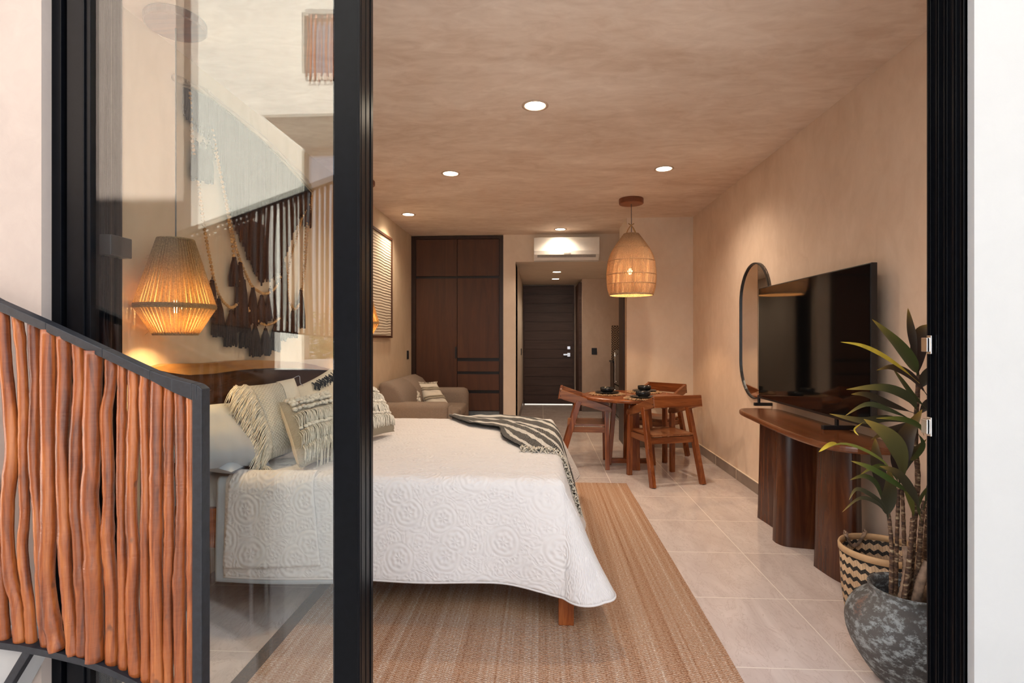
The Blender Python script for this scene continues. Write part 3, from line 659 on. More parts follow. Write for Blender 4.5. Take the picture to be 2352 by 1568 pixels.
# side doorways along the corridor
x = XC - 0.008
struct('door_3', BX((x - 0.05, 10.12, 0), (x + 0.006, 11.05, 2.40)), M['entry'])
tag(BX((x - 0.045, 10.13, onY(1333, 819, 10.2).z), (x - 0.03, 10.14 + 0.012, onY(1333, 805, 10.2).z)).build('latch_plate', M['chrome']), 'small steel latch plate on the dark door edge right of the entry door', 'latch')
# dark door and trim on the face of the projecting wall
struct('trim_2', BX((1.058, 6.80, 0), (1.072, 6.86, 2.40)), plain('tan door trim', (0.42, 0.27, 0.17), 0.6))
struct('door_4', BX((1.045, 6.92, 0), (1.068, 7.30, 2.38)), M['walnut_frame'])
a = onY(1405, 747, 10.0); b_ = onY(1421, 827, 10.0)
struct('trim_3', BX((a.x, 10.03, b_.z), (1.9, 10.069, a.z)), M['tilepat'])
t = thing('kitchen_cabinet', 'slim dark kitchen unit under the patterned tiles at the corridor end', 'cabinet', (1.6, 9.85, 0))
BX((onY(1407, 0, 9.7).x, 9.60, 0.08), (1.9, 10.03, b_.z - 0.03)).build('body', M['walnut_frame'], t, bevel=0.003)
BX((onY(1406, 0, 9.7).x - 0.01, 9.58, b_.z - 0.03), (1.9, 10.03, b_.z)).build('countertop', M['blackplastic'], t)
BX((onY(1407, 0, 9.7).x + 0.03, 9.65, 0.0), (1.9, 10.03, 0.08)).build('plinth', M['blackplastic'], t)
t = thing('refrigerator', 'dark steel refrigerator with long chrome bar handles at the corridor end', 'refrigerator', (1.6, 9.2, 0))
fx = 1.29
BX((fx + 0.04, 8.99, 0.0), (1.88, 9.58, 1.16)).build('body', plain('dark steel', (0.10, 0.095, 0.09), 0.35, 0.7), t, bevel=0.006)
for z0_, z1_, ha, hb in ((0.05, 0.55, 0.25, 0.50), (0.57, 1.15, 0.60, 1.12)):
    d = BX((fx, 9.0, z0_), (fx + 0.036, 9.57, z1_)).build('refrigerator_door', plain('brushed grey steel', (0.20, 0.19, 0.18), 0.3, 0.9), t, bevel=0.006)
    hd = MB().tube([(fx - 0.045, 9.12, ha), (fx - 0.045, 9.12, hb)], 0.011, 10)
    for z_ in (ha + 0.03, hb - 0.03): hd.tube([(fx, 9.12, z_), (fx - 0.045, 9.12, z_)], 0.008, 8)
    hd.build('handle', M['chrome'], d, smooth=True)

# ------------------------------------------------------------------ bed
XH, XFT, YN, YFR, ZM, RD = -1.84, 0.12, 2.50, 4.42, 0.69, 0.05
t = thing('bed', 'large low bed with live edge slab headboard and square red brown legs', 'bed', (-0.86, 3.46, 0))
BX((XH, 2.555, 0.36), (0.09, 4.365, 0.672)).build('mattress', M['sheet2'], t, bevel=0.045, smooth=True)
for a, b in (((-1.86, 2.515, 0.34), (0.08, 2.545, 0.53)), ((-1.86, 4.375, 0.34), (0.08, 4.405, 0.53))): BX(a, b).build('side_rail', M['tzalam_x'], t, bevel=0.004)
BX((0.085, 2.60, 0.26), (0.125, 4.33, 0.36)).build('foot_rail', M['tzalam_y'], t, bevel=0.004)
BX((-1.80, 2.6, 0.33), (0.08, 4.33, 0.36)).build('slat_base', M['tzalam_x'], t)
for x_, y_ in ((0.118, 2.55), (0.118, 4.32), (-1.78, 2.55), (-1.78, 4.32)):
    BX((x_ - 0.036, y_ - 0.036, 0.0145 if x_ > 0 else 0), (x_ + 0.036, y_ + 0.036, 0.36)).build('leg', M['tzalam'], t, bevel=0.004)
top = [onX(x, y, -1.85) for x, y in ((340, 842), (364, 840), (383, 835), (426, 834), (482, 833), (532, 828), (575, 826), (615, 827.5), (681, 831), (721, 838), (757, 848), (775, 853))]
mid = [onX(x, y, -1.85) for x, y in ((340, 850), (364, 852), (383, 856), (426, 861), (482, 858), (532, 851), (575, 847), (615, 845), (681, 846), (721, 848), (757, 851), (775, 856))]
m1 = MB(); m2 = MB()
for i in range(len(top) - 1):
    for mb, lo, hi, th in ((m1, [Vector((0, p.y, 0.45)) for p in mid], mid, 0.05), (m2, mid, top, 0.062)):
        a, b, c, d = lo[i], lo[i + 1], hi[i + 1], hi[i]; xf = XL + th; xb = XL + 0.004
        mb.hexa([(xb, a.y, a.z), (xb, b.y, b.z), (xf, b.y, b.z), (xf, a.y, a.z), (xb, d.y, d.z), (xb, c.y, c.z), (xf - 0.006, c.y, c.z - 0.001), (xf - 0.006, d.y, d.z - 0.001)])
hb = m1.build('headboard', M['head_dark'], t); m2.build('live_edge', M['head_light'], hb, world=True)

def quilt_pos(a, b, lift=0.0, Ln=0.50, Lf=0.50):
    r0 = RD; p = max(0.0, a - (XFT - r0)); far = b > (YN + YFR) / 2
    q = max(0.0, b - (YFR - r0)) if far else max(0.0, (YN + r0) - b)
    bx = min(a, XFT - r0); by = min(max(b, YN + r0), YFR - r0)
    wob = 0.006 * noise.noise(Vector((a * 3, b * 3, 1.3))) + 0.005 * noise.noise(Vector((a * 7, b * 16, 4))) + 0.0025 * noise.noise(Vector((a * 22, b * 40, 2)))
    r = math.hypot(p, q)
    if r < 1e-6: return Vector((bx, by, ZM + wob + lift))
    ph = math.atan2(p, q)
    def soft(e): return 0.0 if e <= 0 else (e * e / 0.6 if e < 0.30 else 0.15 + e - 0.30)
    p2 = soft(a - (XFT - r0 - 0.30)); q2 = soft(b - (YFR - r0 - 0.30)) if far else soft((YN + r0 + 0.30) - b)
    pd = math.atan2(p2, q2); bonus = 0.075 * math.sin(2 * pd)
    Ls = Ln if p <= 0 else (Lf if q <= 0 else min(Lf / max(math.sin(ph), 1e-4), Ln / max(math.cos(ph), 1e-4)))
    r *= (lerp(Ln, Lf, ph / (PI / 2)) + bonus) / Ls
    ph = pd
    tilt = 0.04 + 0.28 * (ph / (PI / 2)) + 0.34 * math.sin(2 * ph)
    arc = r0 * PI / 2
    if r < arc: out = r0 * math.sin(r / r0); dn = r0 * (1 - math.cos(r / r0))
    else:
        e = r - arc; out = r0 + e * math.sin(tilt); dn = r0 + e * math.cos(tilt)
    k = min(1, r / 0.45)
    out += k * k * (0.006 * math.sin(a * 9) * math.cos(ph) + 0.012 * math.sin(b * 12) * math.sin(ph)) + k * 0.010 * noise.noise(Vector((a * 2.5, b * 2.5, 7)))
    sy = 1 if far else -1
    n_out = lift * min(1, r / arc)
    return Vector((bx + (out + n_out) * math.sin(ph), by + sy * (out + n_out) * math.cos(ph), ZM - dn + wob * (1 - k) + lift * (1 - min(1, r / arc))))
A0, A1, B0, B1 = -1.50, XFT - RD + 0.50, YN + RD - 0.50, YFR - RD + 0.50
Q = MB().grid(lambda u, v: quilt_pos(lerp(A0 + 0.03 * (1 - v) * 0, A1, u), lerp(B0, B1, v)), 150, 200, lambda u, v: (lerp(A0, A1, u), lerp(B0, B1, v)))
t = thing('quilt', 'white embossed cotton quilt draped over the bed with a flared corner', 'quilt', (-0.7, 3.46, 0.2))
Q.build('quilt_cloth', M['quilt'], t, smooth=True, solid=0.008)
Q2 = MB().grid(lambda u, v: quilt_pos(lerp(-1.495 + 0.02 * v, -1.03 - 0.05 * v, u), lerp(YN + RD - 0.455 + 0.02 * u, YN + RD + 0.02, v), 0.014), 40, 40, lambda u, v: (lerp(-1.495, -1.03, u) + 3, lerp(2.09, 2.55, v)))
Q2.build('folded_corner', M['quilt'], t, smooth=True, solid=0.007)
edge = [quilt_pos(lerp(A0, A1, i / 90), B0) for i in range(91)] + [quilt_pos(A1, lerp(B0, B1, i / 110)) for i in range(1, 111)]
MB().tube(edge, 0.006, 6).build('quilt_piping', M['quilt'], t, smooth=True)
S = MB().grid(lambda u, v: quilt_pos(lerp(-1.55, -0.84, u), lerp(YN + RD - 0.53, YN + RD - 0.02, v) , -0.010), 60, 30)
tag(S.build('bed_sheet', M['sheet'], smooth=True, solid=0.003), 'blue grey sheet hem hanging below the white quilt near the headboard', 'sheet')

# throw
near = smooth_path([(-0.74, 4.34, 0), (-0.54, 4.02, 0), (-0.31, 3.82, 0), (-0.26, 3.55, 0), (-0.21, 3.38, 0), (-0.12, 3.18, 0)], 60)
farp = smooth_path([(-0.72, 4.43, 0), (-0.48, 4.44, 0), (-0.22, 4.42, 0), (0.06, 4.2, 0), (0.26, 3.8, 0), (0.44, 3.05, 0)], 60)
def throw_pos(s, v):
    a = interp(near, s).lerp(interp(farp, s), v); h = 0.016 + 0.012 * (1 + math.sin(v * 15 + s * 3)) * (1 - 0.6 * s) + 0.006 * noise.noise(Vector((s * 14, v * 9, 0)))
    return quilt_pos(a.x, a.y, h)
t = thing('throw_blanket', 'black and cream striped knitted throw with cream fringe across the bed corner', 'throw blanket', (0, 3.8, 0.6))
MB().grid(throw_pos, 90, 60).build('throw_cloth', M['throw'], t, smooth=True, solid=0.008)
fg = MB(); rr = random.Random(5)
for k in range(150):
    v = k / 149 * 1.0; a = interp(near, 1.0).lerp(interp(farp, 1.0), v); L = rr.uniform(0.05, 0.085); dx_ = rr.uniform(-0.02, 0.02)
    pts = []
    for j_ in range(6):
        q = j_ / 5; pts.append(quilt_pos(a.x + dx_ * q + 0.006 * math.sin(6 * q + k), a.y - L * q, 0.018 + 0.012 * math.sin(3 * q + k * 1.7)))
    fg.tube(pts, 0.0032, 4)
fg.build('fringe', M['yarn'], t, smooth=True)

# ------------------------------------------------------------------ cushions
def cushion_fn(TL, TR, BL, BR, th, sink=0.07, seed=0):
    TL, TR, BL, BR = map(Vector, (TL, TR, BL, BR))
    n = ((BR - BL).cross(TL - BL)).normalized()
    def pos(u, v, side):
        U = 2 * u - 1; V = 2 * v - 1
        u2 = (U * (1 - sink * (1 - V * V)) + 1) / 2; v2 = (V * (1 - sink * (1 - U * U)) + 1) / 2
        p = BL.lerp(BR, u2).lerp(TL.lerp(TR, u2), v2)
        d = th / 2 * (max(0, (1 - U ** 4)) * max(0, (1 - V ** 4))) ** 0.55
        w = 0.012 * noise.noise(Vector((u * 4 + seed, v * 4, seed))) * (d / (th / 2))
        return p + n * (side * d + w)
    return pos, n
def cushion(name, label, C, th, mat, group=None, seed=0, root=True, uvs=1.0, back=None, cat='cushion'):
    pos, n = cushion_fn(*C, th, seed=seed); b = sum((Vector(c) for c in C), Vector()) / 4
    t = thing(name, label, cat, (b.x, b.y, min(Vector(c).z for c in C)), group=group)
    m = MB(); m.grid(lambda u, v: pos(u, v, 1), 22, 22, lambda u, v: (u * uvs, v * uvs))
    (m if back is None else None)
    if back is None: m.grid(lambda u, v: pos(1 - u, v, -1), 22, 22, lambda u, v: (u * uvs, v * uvs))
    m.build('cushion_cover', mat, t, smooth=True)
    if back is not None: MB().grid(lambda u, v: pos(1 - u, v, -1), 22, 22).build('cushion_back', back, t, smooth=True)
    return t, pos, n
# big blue grey pillows
cushion('bed_pillow', 'blue grey pillow leaning at the near side of the headboard, under the fringed cushion', ((-1.80, 2.42, 1.02), (-1.66, 2.86, 1.0), (-1.56, 2.40, 0.74), (-1.36, 2.66, 0.70)), 0.16, M['sheet2'], 'bed pillows', 1, cat='pillow')
cushion('bed_pillow', 'flat blue grey pillow lowest at the near head end of the bed', ((-1.83, 2.45, 0.80), (-1.80, 3.0, 0.80), (-1.45, 2.46, 0.72), (-1.42, 3.0, 0.72)), 0.12, M['sheet'], 'bed pillows', 2, cat='pillow')
cushion('bed_pillow', 'blue grey pillow mostly hidden behind the two patterned cushions', ((-1.80, 3.05, 1.02), (-1.80, 3.6, 1.02), (-1.42, 2.95, 0.72), (-1.42, 3.6, 0.72)), 0.15, M['sheet2'], 'bed pillows', 3, cat='pillow')
# fringed woven cushion
CF = ((-1.60, 2.73, 1.10), (-1.45, 3.10, 1.115), (-1.39, 2.62, 0.72), (-1.28, 2.95, 0.735))
t, pos, n = cushion('fringed_cushion', 'cream woven cushion with a long cotton fringe down its left edge', CF, 0.15, M['weave'], None, 4, back=M['cream'])
MB().grid(lambda u, v: pos(0.62 + 0.375 * u, 0.01 + 0.98 * v, 1) + n * 0.003, 14, 22).build('plain_panel', M['cream'], t, smooth=True)
fr = MB(); rr = random.Random(9)
dirL = (Vector(CF[0]) - Vector(CF[1])).normalized()
for row in range(2):
    for k in range(150):
        v = (k + rr.random()) / 150; a = pos(0.02 + 0.10 * row, v, 1) + n * 0.01; L = rr.uniform(0.085, 0.12) * (1.15 if v < 0.15 else 1)
        e = a + dirL * L * 0.62 + Vector((0, 0, -L * 0.75)) + Vector((rr.uniform(-.012, .012), rr.uniform(-.012, .012), rr.uniform(-.01, .01))) + n * 0.005
        mid_ = a.lerp(e, 0.45) + dirL * 0.018 + n * 0.012
        fr.tube(smooth_path([a, mid_, e], 5), 0.0022, 4)
for k in range(26):                                             # corner tassel
    a = pos(0.0, 0.0, 1); e = a + Vector((rr.uniform(-.02, .03), rr.uniform(-.03, .02), -0.035)) + Vector((0.06, -0.03, 0)) * rr.uniform(0.4, 1.0)
    fr.tube(smooth_path([a, a.lerp(e, 0.5) + Vector((0.01, -0.01, 0.01)), e], 4), 0.0022, 4)
fr.build('fringe', M['yarn'], t, smooth=True)
tie = MB().tube(smooth_path([pos(1, 1, 1), pos(1, 1, 1) + Vector((0.02, 0.03, 0.01)), pos(1, 1, 1) + Vector((0.03, 0.02, -0.03)), pos(1, 1, 1) + Vector((0.035, 0.05, -0.05))], 10), 0.0018, 5)
tie.build('zip_cord', M['sheet'], t)
def tufted(name, label, C, th, group, seed, rows, back=True):
    t, pos, n = cushion(name, label, C, th, M['weave_fine'], group, seed, back=M['cream'])
    rr = random.Random(seed); down = (Vector(C[2]) - Vector(C[0])).normalized()
    tf = MB(); fr = MB()
    for kind, v in rows:
        if kind == 'k':                                          # knotted tufts
            for k in range(15):
                u = 0.04 + 0.92 * (k + rr.uniform(0.2, 0.8)) / 15; p = pos(u, v + rr.uniform(-.012, .012), 1) + n * 0.008
                tf.sphere(p, rr.uniform(0.011, 0.017), 7, 5, (1, 1, 0.75))
        else:
            fr = MB()
            for k in range(110):
                u = 0.03 + 0.94 * (k + rr.random()) / 110; a = pos(u, v, 1) + n * 0.006; L = rr.uniform(0.075, 0.10)
                e = pos(u + rr.uniform(-.02, .02), max(0.01, v - L / 0.42), 1) + n * 0.010
                if v - L / 0.42 < 0.01: e = e + down * (L * 0.5)
                fr.tube(smooth_path([a, a.lerp(e, 0.4) + n * rr.uniform(0.008, 0.02), e], 4), 0.0021, 4)
            fr.build('fringe_row', M['yarn'], t, smooth=True)
    tf.build('knotted_tuft', M['yarn'], t, smooth=True, kind='stuff')
    return t
tufted('tufted_cushion', 'cream tufted cushion with knotted rows and fringes, leaning in front of the fringed cushion', ((-1.38, 2.78, 1.01), (-1.27, 3.14, 1.03), (-1.16, 2.55, 0.715), (-1.07, 2.90, 0.72)), 0.14, 'tufted cushions on the bed', 21,
       [('k', 0.95), ('k', 0.90), ('k', 0.85), ('k', 0.76), ('f', 0.70), ('k', 0.46), ('f', 0.44), ('f', 0.24)])
tufted('tufted_cushion', 'cream tufted fringe cushion on the bed just right of the black door stile', ((-1.30, 3.32, 1.09), (-1.16, 3.66, 1.00), (-1.10, 3.22, 0.715), (-0.985, 3.60, 0.72)), 0.15, 'tufted cushions on the bed', 22,
       [('k', 0.97), ('k', 0.90), ('k', 0.83), ('f', 0.78), ('k', 0.58), ('f', 0.55), ('k', 0.34), ('f', 0.31)])
t, pos, n = cushion('sham_cushion', 'pale fringed cushion with black tassels against the dark headboard beside the stile', ((-1.70, 3.55, 1.00), (-1.62, 4.10, 1.12), (-1.52, 3.5, 0.74), (-1.46, 4.05, 0.74)), 0.14, M['cream'], None, 30)
bt = MB()
for k in range(40):
    a = pos(0.3 + 0.5 * rr.random(), 0.82 + 0.1 * rr.random(), 1) + n * 0.01; e = a + Vector((0.03, rr.uniform(-.05, .02), -0.04)); bt.tube([a, a.lerp(e, .5) + n * 0.012, e], 0.004, 4)
bt.build('tassel', M['blackyarn'], t, smooth=True)

# ------------------------------------------------------------------ macrame wall hanging
XW = XL + 0.02
def W_(x, y, off=0.0): return onX(x, y, XW + off)
t = thing('macrame_wall_hanging', 'large macrame wall hanging of dark brown yarn, tassels and wooden beads over the bed', 'wall hanging', (XL, 3.5, 1.2))
br = MB().tube(smooth_path([W_(400, 178), W_(440, 196), W_(490, 225), W_(600, 315), W_(690, 400), W_(718, 438)], 24), [0.016 + 0.004 * math.sin(i) for i in range(25)], 8)
for a, b in (((436, 196), (430, 186)), ((470, 214), (482, 208))): br.tube([W_(*a), W_(*b, 0.03)], 0.008, 6)
br.build('branch', M['drift'], t, smooth=True)
rr = random.Random(12)
topl = [Vector(p) for p in ((428, 200, 0), (480, 225, 0), (600, 318, 0), (712, 440, 0))]
def ytop(x):
    P = [(424, 198), (482, 222), (600, 318), (715, 440)]
    for (a, b), (c, d) in zip(P, P[1:]):
        if x <= c: return lerp(b, d, (x - a) / (c - a))
    return 440
def ybot(x):
    P = [(424, 262), (440, 285), (484, 318), (510, 400), (540, 520), (570, 590), (600, 648), (640, 630), (662, 565), (690, 490), (699, 515), (714, 516)]
    for (a, b), (c, d) in zip(P, P[1:]):
        if x <= c: return lerp(b, d, (x - a) / (c - a))
    return 515
yn = MB(); x = 422.0
while x < 714:
    for lay in range(2):
        xx = x + rr.uniform(-1, 1); y0_ = ytop(xx) + 3; y1_ = ybot(xx) + rr.uniform(-14, 10)
        a = W_(xx, y0_, 0.008 * lay); bq = W_(xx + rr.uniform(-1, 1), y1_, 0.006 + 0.010 * lay)
        yn.tube([a, a.lerp(bq, 0.3), a.lerp(bq, 0.65) + Vector((0.004 * rr.random(), rr.uniform(-.004, .004), 0)), bq], [0.006, 0.007, 0.0075, 0.006], 4)
    x += 3.1 - 1.4 * (x - 422) / 292
yn.build('yarn_curtain', M['brownyarn'], t, smooth=True)
def beads(path, step=0.0185, r=0.0098):
    P = smooth_path([W_(*p) + Vector((0.014, 0, 0)) for p in path], 220); m = MB(); acc = 0; last = P[0]; m.sphere(P[0], r, 7, 5)
    for p in P[1:]:
        acc += (p - last).length; last = p
        if acc >= step: m.sphere(p, r, 7, 5); acc = 0
    m.tube(P, 0.0015, 3); m.build('bead_string', M['bead'], t, smooth=True)
beads([(430, 215), (437, 330), (450, 420), (462, 510), (472, 570), (482, 620), (486, 642), (498, 678), (513, 698), (528, 706), (543, 694), (552, 680)])
beads([(482, 300), (497, 380), (512, 455), (524, 530), (534, 600), (546, 660), (553, 682), (568, 715), (585, 735), (603, 745), (622, 742), (640, 728)])
beads([(484, 320), (500, 400), (516, 470), (528, 530), (541, 582), (556, 620), (573, 655), (588, 668), (602, 674), (618, 670), (632, 655), (641, 632)])
beads([(706, 470), (690, 500), (678, 545), (664, 590), (657, 640), (657, 675), (664, 698), (673, 710), (682, 700), (690, 672), (693, 630), (697, 560), (702, 500)])
beads([(712, 450), (704, 520), (698, 600), (690, 672)])
def tassel(xc, yt, yb, w):
    a = W_(xc, yt, 0.012); bq = W_(xc, yb, 0.012); wy = (W_(xc + w / 2, yb) - W_(xc - w / 2, yb)).length / 2; m = MB(); L = a.z - bq.z
    m.tube([a + Vector((0, 0, 0.01)), a], 0.003, 5); m.sphere(a - Vector((0, 0, 0.014)), 0.013, 8, 6); n_ = 16
    for k in range(n_):
        q = 2 * PI * k / n_; cy_, cx_ = math.cos(q), math.sin(q); f = rr.uniform(0.75, 1.05)
        m.tube([a + Vector((0.007 * cx_, 0.007 * cy_, -0.012)), a + Vector((0.010 * cx_, wy * 0.55 * cy_, -L * 0.3)), Vector((a.x + 0.014 * cx_, bq.y + wy * 0.9 * cy_ * f, a.z - L * 0.7)), Vector((a.x + 0.014 * cx_, bq.y + wy * cy_ * f, bq.z + rr.uniform(-.012, .012)))], [0.004, 0.007, 0.008, 0.007], 4)
    m.lathe([(0.012, -0.022), (0.0135, -0.027), (0.012, -0.032)], a, 8)
    m.build('tassel', M['brownyarn'], t, smooth=True)
for a in ((487, 641, 730, 20), (502, 684, 771, 28), (531, 710, 793, 27), (564, 721, 797, 27), (586, 744, 817, 24), (610, 752, 814, 22), (633, 740, 805, 22), (648, 690, 781, 18), (672, 712, 773, 24), (691, 664, 752, 17),
          (538, 588, 655, 18), (552, 600, 763, 22), (560, 640, 762, 18), (581, 658, 745, 20), (601, 676, 742, 20), (621, 660, 735, 20), (640, 636, 725, 20), (652, 600, 700, 16), (655, 660, 735, 14), (466, 325, 415, 24), (450, 322, 412, 18), (480, 330, 418, 16), (706, 462, 512, 12)): tassel(*a)

# ------------------------------------------------------------------ sofa with cushions
t = thing('sofa', 'taupe linen sofa with slipcover against the left wall behind the bed', 'sofa', (-1.45, 6.8, 0))
SY0, SY1, SX1 = 5.98, 7.68, -1.02
BX((-1.86, SY0 + 0.05, 0.06), (SX1 - 0.03, SY1 - 0.05, 0.34)).build('base', M['linen'], t, bevel=0.03, smooth=True)
BX((-1.87, SY0, 0.05), (SX1 - 0.02, SY0 + 0.26, 0.62)).build('armrest', M['linen'], t, bevel=0.06, smooth=True)
BX((-1.87, SY1 - 0.26, 0.05), (SX1, SY1, 0.66)).build('armrest', M['linen'], t, bevel=0.07, smooth=True)
for a, b in ((SY0 + 0.27, 6.82), (6.84, SY1 - 0.27)): BX((-1.68, a, 0.33), (SX1 + 0.01, b, 0.47)).build('seat_cushion', M['linen'], t, bevel=0.045, smooth=True)
def backc(y0, y1):
    m = MB(); prof = [(-1.87, 0.36), (-1.52, 0.42), (-1.58, 0.70), (-1.66, 0.80), (-1.76, 0.85), (-1.87, 0.84)]
    m.extr([(a, y0, b) for a, b in prof], (0, y1 - y0, 0)); return m
backc(SY0 + 0.12, 6.85).build('back_cushion', M['linen'], t, bevel=0.05, smooth=True); backc(6.87, SY1 - 0.12).build('back_cushion', M['linen'], t, bevel=0.05, smooth=True)
pl = MB()
for k in range(9): pl.tube([(SX1 - 0.012, SY0 + 0.03 + 0.025 * k, 0.10), (SX1 - 0.010, SY0 + 0.03 + 0.025 * k, 0.58)], 0.007, 5)
pl.build('ruched_cover_end', M['linen'], t, smooth=True)
C1 = (onY(957, 880, 7.15), onY(1003, 880, 7.25), onY(980, 945, 6.95), onY(1038, 938, 7.05))
t1, pos, n = cushion('striped_cushion', 'cream cushion with brown woven bands leaning on the far end of the sofa', [tuple(c) for c in C1], 0.14, M['cream'], 'sofa cushions', 41)
m = MB()
for v in (0.35, 0.42, 0.70, 0.76): m.tube([pos(0.04 + 0.92 * i / 20, v, 1) + n * 0.004 for i in range(21)], 0.012, 5)
m.build('woven_band', M['weave_fine'], t1, smooth=True)
for vv, sgn in ((1.0, 1), (0.0, -1)):
    m = MB()
    for k in range(50):
        a = pos(k / 49, vv, 1); m.tube([a, a + Vector((rr.uniform(-.01, .01), rr.uniform(-.01, .01), 0.025 * sgn))], 0.004, 4)
    m.build('fringe', M['yarn'], t1, smooth=True)
C2 = (onY(909, 896, 6.75), onY(962, 903, 6.9), onY(912, 928, 6.6), onY(968, 932, 6.75))
t1, pos, n = cushion('small_cushion', 'small pale cushion with a tufted end on the sofa behind the near armrest', [tuple(c) for c in C2], 0.12, M['cream'], 'sofa cushions', 42)
m = MB()
for k in range(50): m.sphere(pos(rr.uniform(0.6, 1.0), rr.uniform(0.05, 0.98), 1) + n * 0.005, rr.uniform(0.012, 0.02), 6, 5)
m.build('tufted_end', M['yarn'], t1, smooth=True)

# ------------------------------------------------------------------ dining table and chairs
TX, TY = 0.965, 5.80
t = thing('dining_table', 'round red brown wooden dining table on a splayed four leg base', 'table', (TX, TY, 0))
MB().lathe([(0.0001, 0.75), (0.51, 0.75), (0.525, 0.744), (0.53, 0.732), (0.525, 0.718), (0.50, 0.712), (0.0001, 0.712)], (TX, TY, 0), 64).build('tabletop', M['tzalam_x'], t, smooth=False)
for a in range(4):
    q = a * PI / 2 - PI / 2; d = Vector((math.cos(q), math.sin(q), 0)); c = Vector((TX, TY + 0.03, 0))
    lg = MB().bar(c + d * 0.235, c + d * 0.18 + Vector((0, 0, 0.66)), 0.10 if a % 2 == 0 else 0.05, 0.045, up=d)
    lg.build('leg', M['tzalam'], t, bevel=0.004)
    MB().bar(c + d * 0.18 + Vector((0, 0, 0.685)), c + Vector((0, 0, 0.685)) + d * 0.02, 0.05, 0.05).build('support_arm', M['tzalam_x'], t, bevel=0.003)
    MB().bar(c + d * 0.215 + Vector((0, 0, 0.045)), c + d * 0.02 + Vector((0, 0, 0.045)), 0.045, 0.05).build('stretcher', M['tzalam_x'], t, bevel=0.003)

def make_chair(label):
    t = thing('dining_chair', label, 'chair', (0, 0, 0), group='dining chairs')
    B = lambda m, nm, mt, par=None, **k: m.build(nm, mt, par or t, world=False, **k)
    for s in (-1, 1):
        B(MB().bar((s * 0.238, 0.245, 0), (s * 0.232, 0.235, 0.605), 0.045, 0.042, up=(0, 1, 0)), 'leg', M['tzalam'], bevel=0.003)
        B(MB().bar((s * 0.256, -0.25, 0), (s * 0.232, -0.045, 0.70), 0.042, 0.055, up=(0, 1, 0)), 'leg', M['tzalam'], bevel=0.003)
        arm = MB(); x0, x1 = s * 0.232 - 0.016, s * 0.232 + 0.016
        prof = [(0.285, 0.590), (0.293, 0.615), (0.27, 0.648), (-0.235, 0.823), (-0.255, 0.735), (-0.20, 0.712), (0.20, 0.598)]
        arm.extr([(x0, a, b) for a, b in prof], (x1 - x0, 0, 0)); ar = B(arm, 'armrest', M['tzalam_y'], bevel=0.004)
        for zz in (0.752, 0.805): B(MB().tube([(s * 0.246, -0.235, zz), (s * 0.2505, -0.235, zz)], 0.005, 8), 'wood_peg', M['walnut_frame'], ar)
        B(MB().bar((s * 0.222, 0.225, 0.405), (s * 0.222, -0.115, 0.405), 0.022, 0.055), 'seat_rail', M['tzalam_y'], bevel=0.002)
    bk = MB().hexa([Vector(v) for v in ((-0.245, -0.262, 0.722), (0.245, -0.262, 0.722), (0.245, -0.235, 0.722), (-0.245, -0.235, 0.722), (-0.245, -0.245, 0.826), (0.245, -0.245, 0.826), (0.245, -0.220, 0.826), (-0.245, -0.220, 0.826))])
    B(bk, 'backrest', M['tzalam_x'], bevel=0.003)
    def seat(u, v):
        x = (u - 0.5) * 0.43; y = lerp(-0.165, 0.235, v); return (x, y, 0.452 - 0.010 * (1 - (2 * u - 1) ** 2) * math.sin(PI * min(1, v * 1.1)))
    B(MB().grid(seat, 12, 10), 'seat', M['tzalam_y'], solid=0.02)
    B(MB().bar((-0.225, -0.135, 0.402), (0.225, -0.135, 0.402), 0.024, 0.06), 'seat_rail', M['tzalam_x'], bevel=0.002)
    B(MB().bar((-0.225, 0.225, 0.402), (0.225, 0.225, 0.402), 0.024, 0.06), 'seat_rail', M['tzalam_x'], bevel=0.002)
    return t
ch = make_chair('angular wooden armchair nearest the camera, its back turned, right of the table')
ch.location = (1.177, 5.24, 0); ch.rotation_euler = (0, 0, math.radians(17.7))
dup(ch, (0.455, 5.85, 0), math.radians(-93.5), 'angular wooden armchair seen from the side at the left of the table, beyond the bed', 'dining chairs')
dup(ch, (1.33, 6.29, 0), math.radians(138.7), 'angular wooden armchair behind the table, backrest against the pale wall', 'dining chairs')

# place settings
def placemat(c, label, seed):
    rr = random.Random(seed); m = MB(); m.lathe([(0.0001, 0.006), (0.05, 0.006), (0.10, 0.007), (0.145, 0.006), (0.15, 0.002), (0.0001, 0.001)], (c[0], c[1], 0.7505), 40)
    t = thing('placemat', label, 'placemat', (c[0], c[1], 0.7505), group='round fibre placemats'); m.build('mat_disc', M['matfibre'], t)
    f = MB()
    for k in range(220):
        a = rr.uniform(0, 2 * PI); r0 = rr.uniform(0.08, 0.165); r1 = rr.uniform(0.17, 0.20); a2 = a + rr.uniform(-.1, .1)
        f.tube([(c[0] + r0 * math.cos(a), c[1] + r0 * math.sin(a), 0.7575), (c[0] + (r0 + r1) / 2 * math.cos((a + a2) / 2), c[1] + (r0 + r1) / 2 * math.sin((a + a2) / 2), 0.760 + rr.random() * 0.006), (c[0] + r1 * math.cos(a2), c[1] + r1 * math.sin(a2), 0.754)], 0.003, 4)
    f.build('fibre_edge', M['matfibre'], t, kind='stuff')
def plate(c, label, r=0.13):
    m = MB().lathe([(0.0001, 0.0), (r * 0.55, 0.0), (r * 0.95, 0.014), (r, 0.019), (r * 0.97, 0.021), (r * 0.60, 0.007), (0.0001, 0.006)], (c[0], c[1], c[2]), 40)
    tag(m.build('plate', M['pottery_black'], smooth=True), label, 'plate', 'black plates')
